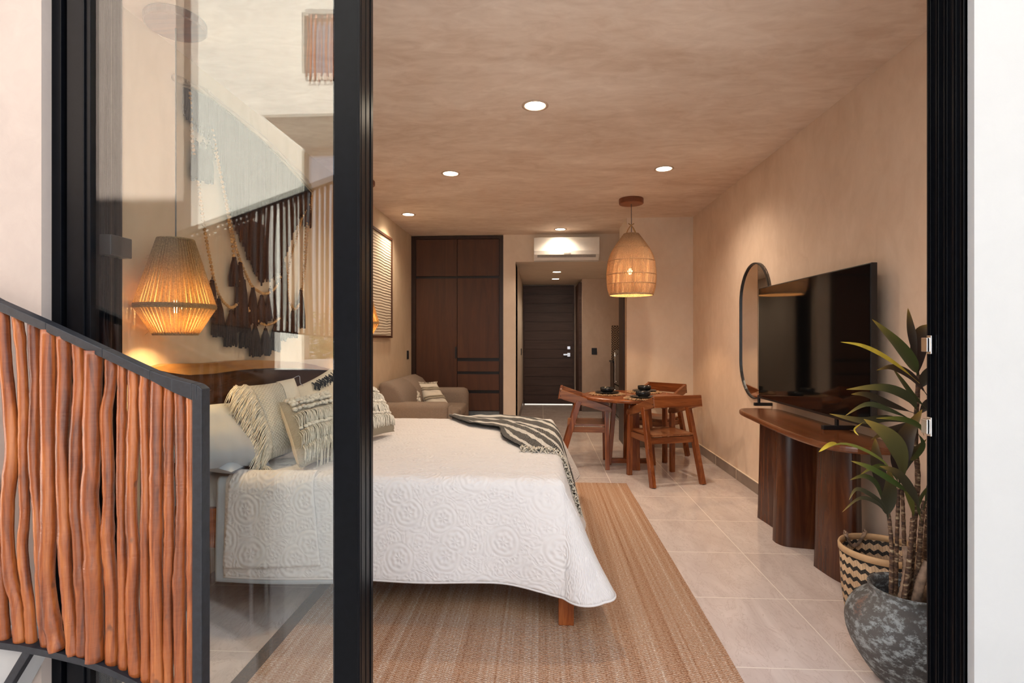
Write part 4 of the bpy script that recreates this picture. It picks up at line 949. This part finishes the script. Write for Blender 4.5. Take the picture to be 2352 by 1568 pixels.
def bowl(c, label, r=0.073, h=0.058):
    m = MB().lathe([(0.0001, 0.0), (r * 0.62, 0.0), (r * 0.66, 0.006), (r * 0.90, 0.016), (r, 0.036), (r * 0.99, h), (r * 0.95, h + 0.001), (r * 0.93, 0.036), (r * 0.8, 0.018), (0.0001, 0.012)], (c[0], c[1], c[2]), 40)
    tag(m.build('bowl', M['pottery_black'], smooth=True), label, 'bowl', 'black bowls')
zt_ = 0.7585
for k, (c, who) in enumerate((((0.71, 5.84), 'left side of the table'), ((1.015, 5.43), 'near side of the table'), ((1.15, 6.07), 'far right side of the table'))):
    placemat(c, 'round natural fibre placemat with ragged edge at the ' + who, 50 + k)
    plate((c[0], c[1], zt_), 'round black plate under a bowl at the ' + who)
    bowl((c[0], c[1], zt_ + 0.008), 'small black bowl on a plate at the ' + who)

# ------------------------------------------------------------------ right wall: mirror, console, television
t = thing('wall_mirror', 'tall pill shaped mirror in a thin black frame on the right wall', 'mirror', (XR, 4.86, 0.8))
pa = onX(1700, 760, XR - 0.02); pb = onX(1768, 760, XR - 0.02); y0, y1 = min(pa.y, pb.y), max(pa.y, pb.y); yc = (y0 + y1) / 2; rm = (y1 - y0) / 2
zt = onX(1738, 601, XR - 0.02).z; zb = onX(1740, 918, XR - 0.02).z
loop = [(yc + rm * math.cos(a), zt - rm + rm * math.sin(a)) for a in [PI * k / 20 for k in range(21)]] + [(yc - rm * math.cos(a), zb + rm - rm * math.sin(a)) for a in [PI * k / 20 for k in range(21)]]
MB().extr([(XR - 0.016, a, b) for a, b in loop], (0.012, 0, 0)).build('mirror_glass', M['mirror'], t)
fr = MB(); n = len(loop)
for i in range(n):
    a, b = loop[i], loop[(i + 1) % n]
    def o_(p, s): 
        c_ = (yc, min(max(p[1], zb + rm), zt - rm)); d = Vector((p[0] - c_[0], p[1] - c_[1])).normalized(); return (p[0] + d.x * s, p[1] + d.y * s)
    a2, b2 = o_(a, -0.012), o_(b, -0.012)
    fr.hexa([Vector(v) for v in ((XR - 0.028, a2[0], a2[1]), (XR - 0.028, a[0], a[1]), (XR - 0.001, a[0], a[1]), (XR - 0.001, a2[0], a2[1]), (XR - 0.028, b2[0], b2[1]), (XR - 0.028, b[0], b[1]), (XR - 0.001, b[0], b[1]), (XR - 0.001, b2[0], b2[1]))])
fr.build('frame', M['blackplastic'], t)

t = thing('console_table', 'dark red brown console table with rounded top and thick sculpted legs under the television', 'console table', (1.68, 3.6, 0))
out = smooth_path([(1.855, 2.90, 0), (1.855, 3.6, 0), (1.855, 4.2, 0), (1.80, 4.33, 0), (1.64, 4.36, 0), (1.535, 4.27, 0), (1.495, 3.90, 0), (1.462, 3.40, 0), (1.462, 3.08, 0), (1.50, 2.90, 0), (1.62, 2.80, 0), (1.80, 2.80, 0), (1.855, 2.90, 0)], 72)[:-1]
ct = MB(); poly = [(p.x, p.y) for p in out]
ct.prism(poly, 0.762, 0.80); ct.build('tabletop', M['console_top'], t, bevel=0.012)
def cleg(pts, nm='leg'):
    P = smooth_path([(a, b, 0) for a, b in pts] + [(pts[0][0], pts[0][1], 0)], 40)[:-1]
    m = MB(); n = len(P); cx_ = sum(p.x for p in P) / n; cy_ = sum(p.y for p in P) / n; N = 8; vs = []; fs = []
    for k in range(N + 1):
        z = 0.762 * k / N; s = 1.0 - 0.12 * (k / N) ** 0.8
        vs += [Vector((cx_ + (p.x - cx_) * s, cy_ + (p.y - cy_) * s, z)) for p in P]
    for k in range(N):
        for i in range(n): fs.append((k * n + i, k * n + (i + 1) % n, (k + 1) * n + (i + 1) % n, (k + 1) * n + i))
    m.add(vs, fs); m.build(nm, M['console'], t, smooth=True)
cleg([(1.63, 4.16), (1.645, 4.02), (1.655, 3.93), (1.68, 3.88), (1.76, 3.87), (1.84, 3.90), (1.85, 4.05), (1.80, 4.17), (1.70, 4.19)])
cleg([(1.548, 3.70), (1.55, 3.64), (1.585, 3.585), (1.68, 3.56), (1.78, 3.545), (1.80, 3.60), (1.80, 3.74), (1.72, 3.80), (1.60, 3.78)])
cleg([(1.615, 3.29), (1.63, 3.15), (1.655, 3.06), (1.70, 3.015), (1.745, 3.05), (1.80, 3.12), (1.82, 3.26), (1.75, 3.33), (1.66, 3.33)])

t = thing('television', 'large flat black television standing on the console table', 'television', (1.77, 3.7, 0.80))
ty0 = onX(2000, 700, 1.755).y; ty1 = onX(1742, 800, 1.755).y; tz1 = onX(2000, 602, 1.755).z; tz0 = onX(1739, 913, 1.755).z
BX((1.757, ty0, tz0), (1.79, ty1, tz1)).build('casing', M['blackplastic'], t, bevel=0.003)
BX((1.7545, ty0 + 0.008, tz0 + 0.016), (1.758, ty1 - 0.008, tz1 - 0.008)).build('screen', M['screen'], t)
BX((1.785, ty0 + 0.2, tz0 + 0.03), (1.815, ty1 - 0.2, tz0 + 0.5)).build('rear_housing', M['blackplastic'], t, bevel=0.01)
for xx, yy in ((1732, 930), (1888, 984)):
    a = onZ(xx, yy, 0.805); m = MB(); m.box((a.x, a.y - 0.014, 0.80), (a.x + 0.215, a.y + 0.014, 0.825)); m.box((1.768, a.y - 0.01, 0.82), (1.786, a.y + 0.01, tz0 + 0.02))
    m.build('foot', M['blackplastic'], t, bevel=0.003)

# ------------------------------------------------------------------ rug
t = thing('rug', 'natural jute rug with lengthwise stripes under and beside the bed', 'rug', (-0.2, 3.35, 0))
def rugp(u, v):
    x = lerp(-1.135, 0.79, u); y = lerp(1.74, 5.03, v); e = 0.006 * noise.noise(Vector((y * 2, x, 0)))
    return (x + (e if u > 0.98 else 0), y, 0.009)
MB().grid(rugp, 24, 60).build('rug_weave', M['rug'], t, solid=0.010)
BX((-1.20, 1.74, 0.003), (-1.135, 5.03, 0.015)).build('border', M['rug_border'], t, bevel=0.002)  # darker strip along the left edge only

# ------------------------------------------------------------------ basket
BCX, BCY, BR_ = 1.672, 2.73, 0.186
t = thing('woven_basket', 'black and tan zigzag woven basket behind the potted plant', 'basket', (BCX, BCY, 0))
MB().lathe([(0.0001, 0.006), (BR_ * 0.84, 0.004), (BR_ * 0.88, 0.012), (BR_ * 0.95, 0.10), (BR_ * 0.985, 0.20), (BR_, 0.315), (BR_ * 0.97, 0.315), (BR_ * 0.955, 0.20), (BR_ * 0.92, 0.10), (BR_ * 0.84, 0.02), (0.0001, 0.02)], (BCX, BCY, 0), 72, uv=True).build('body', M['basket'], t, smooth=True)
MB().lathe([(BR_ * 0.99, 0.300), (BR_ * 1.03, 0.300), (BR_ * 1.035, 0.322), (BR_ * 1.02, 0.330), (BR_ * 0.985, 0.330), (BR_ * 0.97, 0.322), (BR_ * 0.965, 0.30), (BR_ * 0.99, 0.300)], (BCX, BCY, 0), 64).build('rim', M['bamboo'], t, smooth=True)
def handle(a0, a1, r):
    P = []
    for k in range(13):
        q = k / 12; a = lerp(a0, a1, q); P.append((BCX + (BR_ * r) * math.cos(a), BCY + (BR_ * r) * math.sin(a), 0.33 + 0.012 - 0.075 * math.sin(PI * q)))
    m = MB()
    for s in range(2): m.tube([Vector(p) + Vector((0.005 * math.cos(i * 1.6 + s * PI), 0.005 * math.sin(i * 1.6 + s * PI), 0.003 * math.cos(i + s * PI))) for i, p in enumerate(P)], 0.0065, 6)
    for a in (P[0], P[-1]): m.tube([Vector(a), Vector(a) + Vector((0.0, 0.012, 0.01)), Vector(a) + Vector((0, 0.016, -0.03))], 0.0075, 6)
    m.build('rope_handle', M['trunk'], t, smooth=True)
handle(math.radians(125), math.radians(85), 0.93); handle(math.radians(-60), math.radians(-100), 0.93)

# ------------------------------------------------------------------ potted plant
PX, PY = 1.445, 2.20
t = thing('plant_pot', 'weathered round grey stoneware jar holding the cordyline, by the right door jamb', 'plant pot', (PX, PY, 0))
prof = [(0.0001, 0.0), (0.085, 0.0), (0.12, 0.015), (0.165, 0.075), (0.203, 0.145), (0.218, 0.205), (0.212, 0.255), (0.188, 0.298), (0.155, 0.325), (0.138, 0.338), (0.134, 0.352), (0.140, 0.366), (0.136, 0.372), (0.126, 0.366), (0.120, 0.345), (0.12, 0.30), (0.0001, 0.29)]
pp = smooth_path([(a, 0, b) for a, b in prof[:-3]], 48)
MB().lathe([(max(p.x, 0.0001), p.z) for p in pp] + [(0.120, 0.345), (0.12, 0.25)], (PX, PY, 0), 64).build('jar', M['pot'], t, smooth=True)
MB().lathe([(0.0001, 0.27), (0.128, 0.27), (0.128, 0.262), (0.0001, 0.26)], (PX, PY, 0), 32).build('soil', M['soil'], t)
t = thing('cordyline_plant', 'tall cordyline with ringed canes and dark purple green leaves in the grey jar', 'plant', (PX, PY, 0.27))
rr = random.Random(77)
def cane(pts, w, dep, mat='cane', nm='cane'):
    P = []
    for i, (x, y) in enumerate(pts):
        P.append(onY(x, y, dep))
    base = P[0]; P[0] = Vector((min(max(base.x, PX - 0.095), PX + 0.095), min(max(dep, PY - 0.07), PY + 0.07), 0.268))
    Q_ = smooth_path(P, 34); r = w / 2 / F * (dep - 0.1)
    MB().tube(Q_, [r * (1 + 0.16 * (i % 2)) * (1 - 0.25 * i / 34) for i in range(35)], 8).build(nm, M[mat], t, smooth=True)
cane([(2044, 1390), (2048, 1300), (2047, 1240), (2040, 1172)], 10, 2.16)
cane([(2056, 1390), (2060, 1240), (2064, 1120)], 9, 2.20)
cane([(2078, 1390), (2077, 1260), (2074, 1170), (2072, 1120)], 9, 2.26)
cane([(2085, 1390), (2095, 1280), (2100, 1200), (2108, 1100), (2103, 1000), (2110, 860)], 12, 2.20)
cane([(2098, 1390), (2110, 1290), (2115, 1215), (2122, 1150)], 11, 2.16)
cane([(2112, 1390), (2124, 1280), (2135, 1130)], 12, 2.24)
cane([(2068, 1395), (2084, 1320), (2092, 1250), (2096, 1190)], 11, 2.13)
cane([(2062, 1395), (2083, 1320), (2080, 1255)], 19, 2.17, 'trunk', 'woody_stem')
cane([(2096, 1400), (2112, 1345), (2132, 1290)], 22, 2.14, 'trunk', 'woody_stem')
cane([(2110, 1400), (2135, 1350), (2160, 1300)], 20, 2.20, 'trunk', 'woody_stem')
LV = MB(); LY = MB(); lid = [0]
def leaf(pts, w, dep=None, yellow=False, tone=None, bend=0.04, edge=False):
    dep = dep if dep is not None else 2.18 + rr.uniform(-0.07, 0.07); P = smooth_path([onY(x, y, dep - bend * i / (len(pts) - 1)) for i, (x, y) in enumerate(pts)], 16)
    tone = rr.random() * 0.95 if tone is None else tone; half = w / 2 / F * (dep - 0.1); m = LY if yellow else LV; vs = []; fs = []; base = len(m.f)
    for i, p in enumerate(P):
        q = i / 16; a = P[max(0, i - 1)]; b = P[min(16, i + 1)]; d = (b - a).normalized()
        sd = d.cross(Vector((0, 1, 0)))
        sd = sd.normalized() if sd.length > 0.1 else Vector((0, 0, 1))
        tw = Vector((0, 1, 0)) * (0.35 * math.sin(2.0 * q + tone * 6)); sd = (sd + tw).normalized()
        wf = (0.10 if q < 0.12 else math.sin(PI * min(1, (q - 0.12) / 0.88) ** 0.8)) ; wf = max(wf, 0.10 if q < 0.5 else 0.015)
        nrm = d.cross(sd).normalized(); h = half * wf
        vs += [p - sd * h + nrm * h * 0.25, p, p + sd * h + nrm * h * 0.25]
    for i in range(16):
        for k in range(2): fs.append((i * 3 + k, i * 3 + k + 1, i * 3 + k + 4, i * 3 + k + 3))
    m.add(vs, fs); n = base
    for i in range(16):
        for k in range(2): m.uv[n] = [(tone, i / 16), (tone, i / 16), (tone, (i + 1) / 16), (tone, (i + 1) / 16)]; n += 1
leaf([(2108, 862), (2095, 835), (2055, 785), (2003, 733)], 34, 2.16, tone=0.5)
leaf([(2112, 880), (2070, 845), (2020, 812), (1975, 792), (1930, 785)], 11, 2.12, yellow=True)
leaf([(2108, 850), (2098, 790), (2090, 745), (2085, 707)], 17, 2.2, tone=0.1)
leaf([(2110, 870), (2108, 815), (2114, 765), (2130, 745)], 34, 2.24, tone=0.02)
leaf([(2135, 915), (2095, 865), (2050, 842), (2013, 850)], 17, 2.15, tone=0.05)
leaf([(2135, 945), (2095, 905), (2068, 870), (2050, 845)], 12, 2.17, tone=0.45)
leaf([(2108, 950), (2090, 915), (2030, 890), (1944, 894)], 22, 2.12, tone=0.4)
leaf([(2104, 950), (2050, 930), (1990, 905), (1955, 905)], 16, 2.14, tone=0.15)
leaf([(2104, 968), (2040, 940), (1990, 928), (1942, 954)], 12, 2.1, tone=0.4)
leaf([(2106, 975), (2040, 960), (1980, 965), (1905, 950)], 18, 2.14, tone=0.3)
leaf([(2075, 1120), (2068, 1050), (2040, 1000), (1984, 962)], 40, 2.08, tone=0.9)
leaf([(2066, 1110), (2065, 1060), (2080, 1000), (2118, 940)], 42, 2.12, tone=0.02)
leaf([(2122, 1000), (2110, 978), (2070, 962), (2012, 960)], 14, 2.06, tone=0.6)
leaf([(2050, 1090), (2030, 1060), (1980, 1030), (1930, 1018), (1880, 1037)], 7, 2.1, yellow=False, tone=0.97)
leaf([(1925, 1018), (1905, 1020), (1880, 1038)], 11, 2.07, yellow=True)
leaf([(2092, 1135), (2060, 1112), (2000, 1075), (1954, 1058)], 15, 2.05, tone=0.62)
leaf([(2118, 1180), (2095, 1130), (2060, 1085), (2020, 1070)], 20, 2.04, tone=0.3)
leaf([(2040, 1170), (2025, 1110), (2012, 1050), (2010, 1005)], 28, 2.24, tone=0.08)
leaf([(2040, 1190), (2038, 1160), (2042, 1115), (2040, 1070)], 34, 2.12, tone=0.33)
leaf([(2038, 1185), (2015, 1115), (1985, 1093), (1952, 1102)], 12, 2.15, tone=0.45)
leaf([(2040, 1180), (2020, 1150), (1970, 1122), (1950, 1148)], 10, 2.1, tone=0.35)
leaf([(2040, 1185), (2015, 1155), (1975, 1143), (1934, 1176)], 9, 2.08, tone=0.3)
leaf([(2076, 1100), (2072, 1065), (2058, 1035), (2062, 1010)], 22, 2.2, tone=0.38)
leaf([(2074, 1100), (2082, 1060), (2100, 1035), (2128, 1008)], 24, 2.2, tone=0.36)
leaf([(2100, 1200), (2094, 1160), (2082, 1125), (2072, 1105)], 14, 2.2, tone=0.95)
leaf([(2118, 1200), (2108, 1160), (2125, 1125), (2150, 1105)], 12, 2.1, tone=0.5)
leaf([(2110, 900), (2125, 870), (2150, 850), (2180, 850)], 30, 2.2, tone=0.2)
leaf([(2106, 960), (2130, 930), (2160, 930), (2200, 960)], 26, 2.2, tone=0.1)
leaf([(2120, 1170), (2140, 1110), (2170, 1080), (2210, 1090)], 26, 2.15, tone=0.4)
leaf([(2104, 985), (2085, 975), (2040, 985), (1995, 985)], 16, 2.2, tone=0.1)
leaf([(2105, 990), (2120, 1020), (2100, 1050), (2085, 1055)], 12, 2.15, tone=0.5)
leaf([(1985, 968), (1962, 985), (1972, 1000)], 5, 2.05, yellow=True)
leaf([(2098, 1000), (2078, 985), (2035, 990), (2000, 1010)], 22, 2.22, tone=0.05)
leaf([(2066, 1115), (2050, 1085), (2015, 1070), (1975, 1090)], 12, 2.18, tone=0.55)
LV.build('foliage', M['leaf'], t, smooth=True); LY.build('yellowed_leaf', M['leaf_yellow'], t, smooth=True)

# ------------------------------------------------------------------ stair railing in front of the door
RY = 1.45
def r_(x, y, dy=0.0): return onY(x, y, RY + dy)
t = thing('stair_railing', 'outdoor stair railing of varnished orange branches in a charcoal iron frame', 'railing', (-1.3, RY, 0.2))
def flat(pts, w, d, nm, mat='iron', par=None):
    m = MB()
    for (a, b) in zip(pts, pts[1:]): m.bar(Vector(a), Vector(b), d, w, up=(0, 0, 1))
    return m
tp = [(-160, 614), (0, 700), (210, 790), (355, 866), (449, 897)]
m = MB(); P = [r_(*p) for p in tp]; P[-1] = r_(452, 896)
top_ = []
pp = [(-160, 604, 626), (0, 689, 710), (118, 741, 762), (246, 800, 821), (355, 850, 872), (404, 867, 898), (473, 886, 917)]
m = MB()
for (a, b) in zip(pp[:-1], pp[1:-1]):
    q0, q1, q2, q3 = r_(a[0], a[2]), r_(b[0], b[2]), r_(b[0], b[1]), r_(a[0], a[1])
    m.hexa([q0 + Vector((0, -.018, 0)), q1 + Vector((0, -.018, 0)), q1 + Vector((0, .018, 0)), q0 + Vector((0, .018, 0)), q3 + Vector((0, -.018, 0)), q2 + Vector((0, -.018, 0)), q2 + Vector((0, .018, 0)), q3 + Vector((0, .018, 0))])
cap = [(404, 867, 898), (450, 879, 917), (462, 883, 917), (473, 892, 917)]
for (a, b) in zip(cap, cap[1:]):
    q0, q1, q2, q3 = r_(a[0], a[2]), r_(b[0], b[2]), r_(b[0], b[1]), r_(a[0], a[1])
    m.hexa([q0 + Vector((0, -.019, 0)), q1 + Vector((0, -.019, 0)), q1 + Vector((0, .019, 0)), q0 + Vector((0, .019, 0)), q3 + Vector((0, -.019, 0)), q2 + Vector((0, -.019, 0)), q2 + Vector((0, .019, 0)), q3 + Vector((0, .019, 0))])
m.build('top_rail', M['iron'], t, bevel=0.002)
a = r_(451, 917); b = r_(473, 1720)
BX((a.x, RY - 0.019, b.z), (b.x, RY + 0.019, a.z + 0.004)).build('post', M['iron'], t, bevel=0.002)
m = MB(); bp = [(-160, 1452), (0, 1464), (60, 1472), (130, 1486), (200, 1503), (260, 1524), (320, 1552), (370, 1580), (452, 1640)]
for (a, b) in zip(bp, bp[1:]):
    q3, q2 = r_(*a), r_(*b); q0, q1 = r_(a[0], a[1] + 15), r_(b[0], b[1] + 15)
    m.hexa([q0 + Vector((0, -.02, 0)), q1 + Vector((0, -.02, 0)), q1 + Vector((0, .02, 0)), q0 + Vector((0, .02, 0)), q3 + Vector((0, -.02, 0)), q2 + Vector((0, -.02, 0)), q2 + Vector((0, .02, 0)), q3 + Vector((0, .02, 0))])
m.build('bottom_rail', M['iron'], t)
def topy(x): return next(lerp(a[2], b[2], (x - a[0]) / (b[0] - a[0])) for a, b in zip(pp, pp[1:]) if x <= b[0])
def boty(x): return next(lerp(a[1], b[1], (x - a[0]) / (b[0] - a[0])) for a, b in zip(bp, bp[1:]) if x <= b[0])
sticks = [([(-160, 500), (-150, 900), (-160, 1400)], 46), ([(-110, 500), (-100, 900), (-105, 1400)], 50), ([(-55, 500), (-62, 900), (-45, 1400)], 44), ([(-60, 500), (-25, 800), (0, 1100), (18, 1400)], 42),
 ([(10, 95), (16, 250), (35, 450), (48, 650), (30, 850), (30, 1000), (42, 1150), (66, 1250), (82, 1400)], 47), ([(66, 110), (82, 250), (93, 480), (92, 700), (97, 900), (88, 1050), (112, 1250), (125, 1400)], 37),
 ([(132, 140), (135, 280), (140, 420), (133, 600), (136, 750), (150, 900), (160, 1100), (164, 1250), (188, 1420)], 40), ([(192, 160), (190, 500), (192, 750), (192, 980), (182, 1120), (200, 1300), (228, 1450)], 58),
 ([(250, 190), (252, 400), (244, 620), (252, 900), (262, 1150), (275, 1300), (292, 1450)], 50), ([(305, 210), (312, 400), (300, 620), (296, 850), (308, 1000), (322, 1250), (330, 1460)], 46),
 ([(370, 240), (362, 500), (360, 700), (352, 850), (362, 1000), (368, 1200), (376, 1480)], 66), ([(437, 270), (434, 400), (416, 520), (424, 700), (426, 850), (422, 1000), (437, 1200), (440, 1480)], 44),
 ([(480, 290), (478, 500), (474, 800), (480, 1100), (484, 1500)], 34), ([(523, 310), (525, 500), (520, 700), (514, 900), (526, 1080), (518, 1250), (533, 1510)], 46), ([(570, 330), (566, 500), (574, 800), (570, 1100), (575, 1520)], 38),
 ([(620, 350), (614, 600), (615, 850), (613, 1100), (620, 1540)], 50), ([(664, 375), (662, 700), (664, 1000), (660, 1250), (662, 1550)], 38), ([(708, 395), (712, 650), (714, 900), (704, 1200), (711, 1570)], 46), ([(751, 415), (750, 800), (751, 1200), (750, 1600)], 36)]
rr = random.Random(31)
for pts, w in sticks:
    P = [(x / 1.708, 650 + y / 1.708) for x, y in pts]
    P[0] = (P[0][0], topy(P[0][0]) - 3); P[-1] = (P[-1][0], boty(P[-1][0]) + 4); dy = rr.uniform(-0.004, 0.004)
    C = smooth_path([r_(x, y, dy) for x, y in P], 46); rad = w / 1.708 / 2 / F * (RY + 0.05)
    q = rr.random() * 9; kn = rr.uniform(0.1, 0.9)
    rs = [rad * (0.96 + 0.07 * noise.noise(Vector((i * 0.16, q, 0))) * 2 + 0.14 * math.exp(-((i / 46 - kn) / 0.02) ** 2) + (0.10 if i > 43 else 0)) for i in range(47)]
    m = MB().tube(C, rs, 12)
    m.v = [p + Vector((0.0015 * noise.noise(p * 45), 0.0015 * noise.noise(p * 45 + Vector((9, 0, 0))), 0)) for p in m.v]
    m.build('branch_baluster', M['stick'], t, smooth=True)
MB().bar(r_(72, 1488), r_(-20, 1640), 0.022, 0.024, up=(0, 1, 0)).build('bracket', M['iron'], t, bevel=0.002)
# stair behind the railing (cream tread edge)
a = r_(-300, 1486); b = r_(62, 1488)
st = MB(); st.extr([tuple(r_(-400, 1478)), tuple(r_(0, 1484)), tuple(r_(60, 1492)), tuple(r_(-20, 1640)), tuple(r_(-400, 1640))], (0, 0.085, 0)); st.v = [p + Vector((0, 0.025, 0)) for p in st.v]
struct('trim_4', st, M['stucco_white'])

# ------------------------------------------------------------------ behind the camera: the opposite building, its stair and planting
YW = -6.0
def mr(x, y, Yw=YW): return mirrored(x, y, Yw)
a = mr(693, 345)
ob = MB(); ob.box((mr(404, 345).x, YW - 0.3, -0.1), (a.x, YW, 9.5)); ob.box((a.x, YW - 0.3, mr(700, 345).z), (9, YW, mr(700, 190).z)); ob.box((a.x, YW - 0.3, mr(700, 28).z), (9, YW, 9.5)); ob.box((mr(775, 100).x, YW - 0.3, mr(700, 190).z), (9, YW, mr(700, 28).z))
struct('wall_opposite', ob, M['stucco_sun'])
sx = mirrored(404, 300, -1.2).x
struct('wall_opposite_low', BX((a.x, YW - 0.3, -0.1), (9, YW, mr(700, 826).z)), M['stucco_blue'])  # foot of the opposite wall, coloured dark as if shaded
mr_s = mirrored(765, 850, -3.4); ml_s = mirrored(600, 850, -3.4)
struct('wall_terrace_parapet', BX((ml_s.x, -3.5, -0.1), (mr_s.x + 2.0, -3.4, ml_s.z)), M['stucco_blue'])  # added low wall, dark so the glass reflects less over the cushions
fk = [mirrored(x, y, -1.3) for x, y in ((404, 556), (565, 500), (605, 755))]
fp = [(fk[0].x, -1.3, -0.1), tuple(fk[0]), tuple(fk[1]), tuple(fk[2]), (fk[2].x, -1.3, -0.1)]
struct('wall_stair_flank', MB().extr(fp, (0, -0.2, 0)), plain('grey stair wall', (0.16, 0.145, 0.13), 0.8))  # added dark wall, keeps the reflection dim below the railing
struct('wall_terrace_left', BX((-9, -1.4, -0.1), (sx, -1.2, 5.0)), M['stucco'])  # added wall, gives the left of the glass a darker reflection
q0, q1 = mr(630, 200, -5.0), mr(765, 285, -5.0)
struct('trim_5', BX((q0.x, -6.0, q1.z), (q1.x + 1.2, -4.6, q0.z)), M['stucco_sun'])
def outer_railing(px, label, Yw, ang):
    t = thing('stair_railing', label, 'railing', tuple(mirrored(*px[0][:2], Yw)), group='branch railings')
    tr = MB(); 
    for (a, b) in zip(px, px[1:]): tr.bar(mirrored(a[0], a[1], Yw), mirrored(b[0], b[1], Yw), 0.04, 0.05)
    tr.build('top_rail', M['iron'], t)
    br_ = MB()
    for (a, b) in zip(px, px[1:]): br_.bar(mirrored(a[0], a[2], Yw), mirrored(b[0], b[2], Yw), 0.014, 0.014)
    br_.build('bottom_rail', M['iron'], t)
    x = px[0][0] + 3; rr = random.Random(int(px[0][0]))
    while x < px[-1][0]:
        for (a, b) in zip(px, px[1:]):
            if a[0] <= x <= b[0]:
                f = (x - a[0]) / (b[0] - a[0]); y0, y1 = lerp(a[1], b[1], f), lerp(a[2], b[2], f)
                p0, p1 = mirrored(x, y0, Yw), mirrored(x + rr.uniform(-3, 3), y1, Yw); pm = p0.lerp(p1, rr.uniform(0.3, 0.7)) + Vector((rr.uniform(-.02, .02), 0, 0))
                MB().tube(smooth_path([p0, pm, p1], 8), rr.uniform(0.011, 0.017), 6).build('branch_baluster', M['stick'], t, smooth=True); break
        x += rr.uniform(10, 14)
    return t
outer_railing([(408, 542, 735), (765, 412, 775), (900, 362, 775)], 'branch stair railing across the terrace, seen only as a reflection in the door glass', -0.9, 0)
outer_railing([(703, 28, 185), (800, 28, 185)], 'upper landing branch screen, reflected at the top of the door glass', -3.0, 0)
c = mr(735, 800, -8.5); bm_ = MB(); rr = random.Random(4)
for k in range(1500):
    p = c + Vector((rr.gauss(0, 1.0), rr.gauss(0, 0.4), rr.gauss(0, 0.32))); d = Vector((rr.uniform(-1, 1), rr.uniform(-1, 1), rr.uniform(-0.6, 1))).normalized(); s = d.orthogonal().normalized() * 0.03; L = rr.uniform(0.15, 0.35)
    bm_.add([p, p + d * L * 0.5 + s, p + d * L, p + d * L * 0.5 - s], [(0, 1, 2, 3)])
for k in range(14): bm_.tube([(c.x + rr.uniform(-1, 1), c.y, -0.1), (c.x + rr.uniform(-1.4, 1.4), c.y, c.z + 0.3)], 0.02, 5)
t = thing('shrub', 'green garden shrub beyond the terrace, reflected low in the door glass', 'shrub', (c.x, c.y, -0.1)); bm_.build('foliage', M['bush'], t)
struct('floor_garden', BX((-16, -20, -0.2), (12, -6.3, -0.1)), plain('garden earth', (0.16, 0.13, 0.08), 0.9))
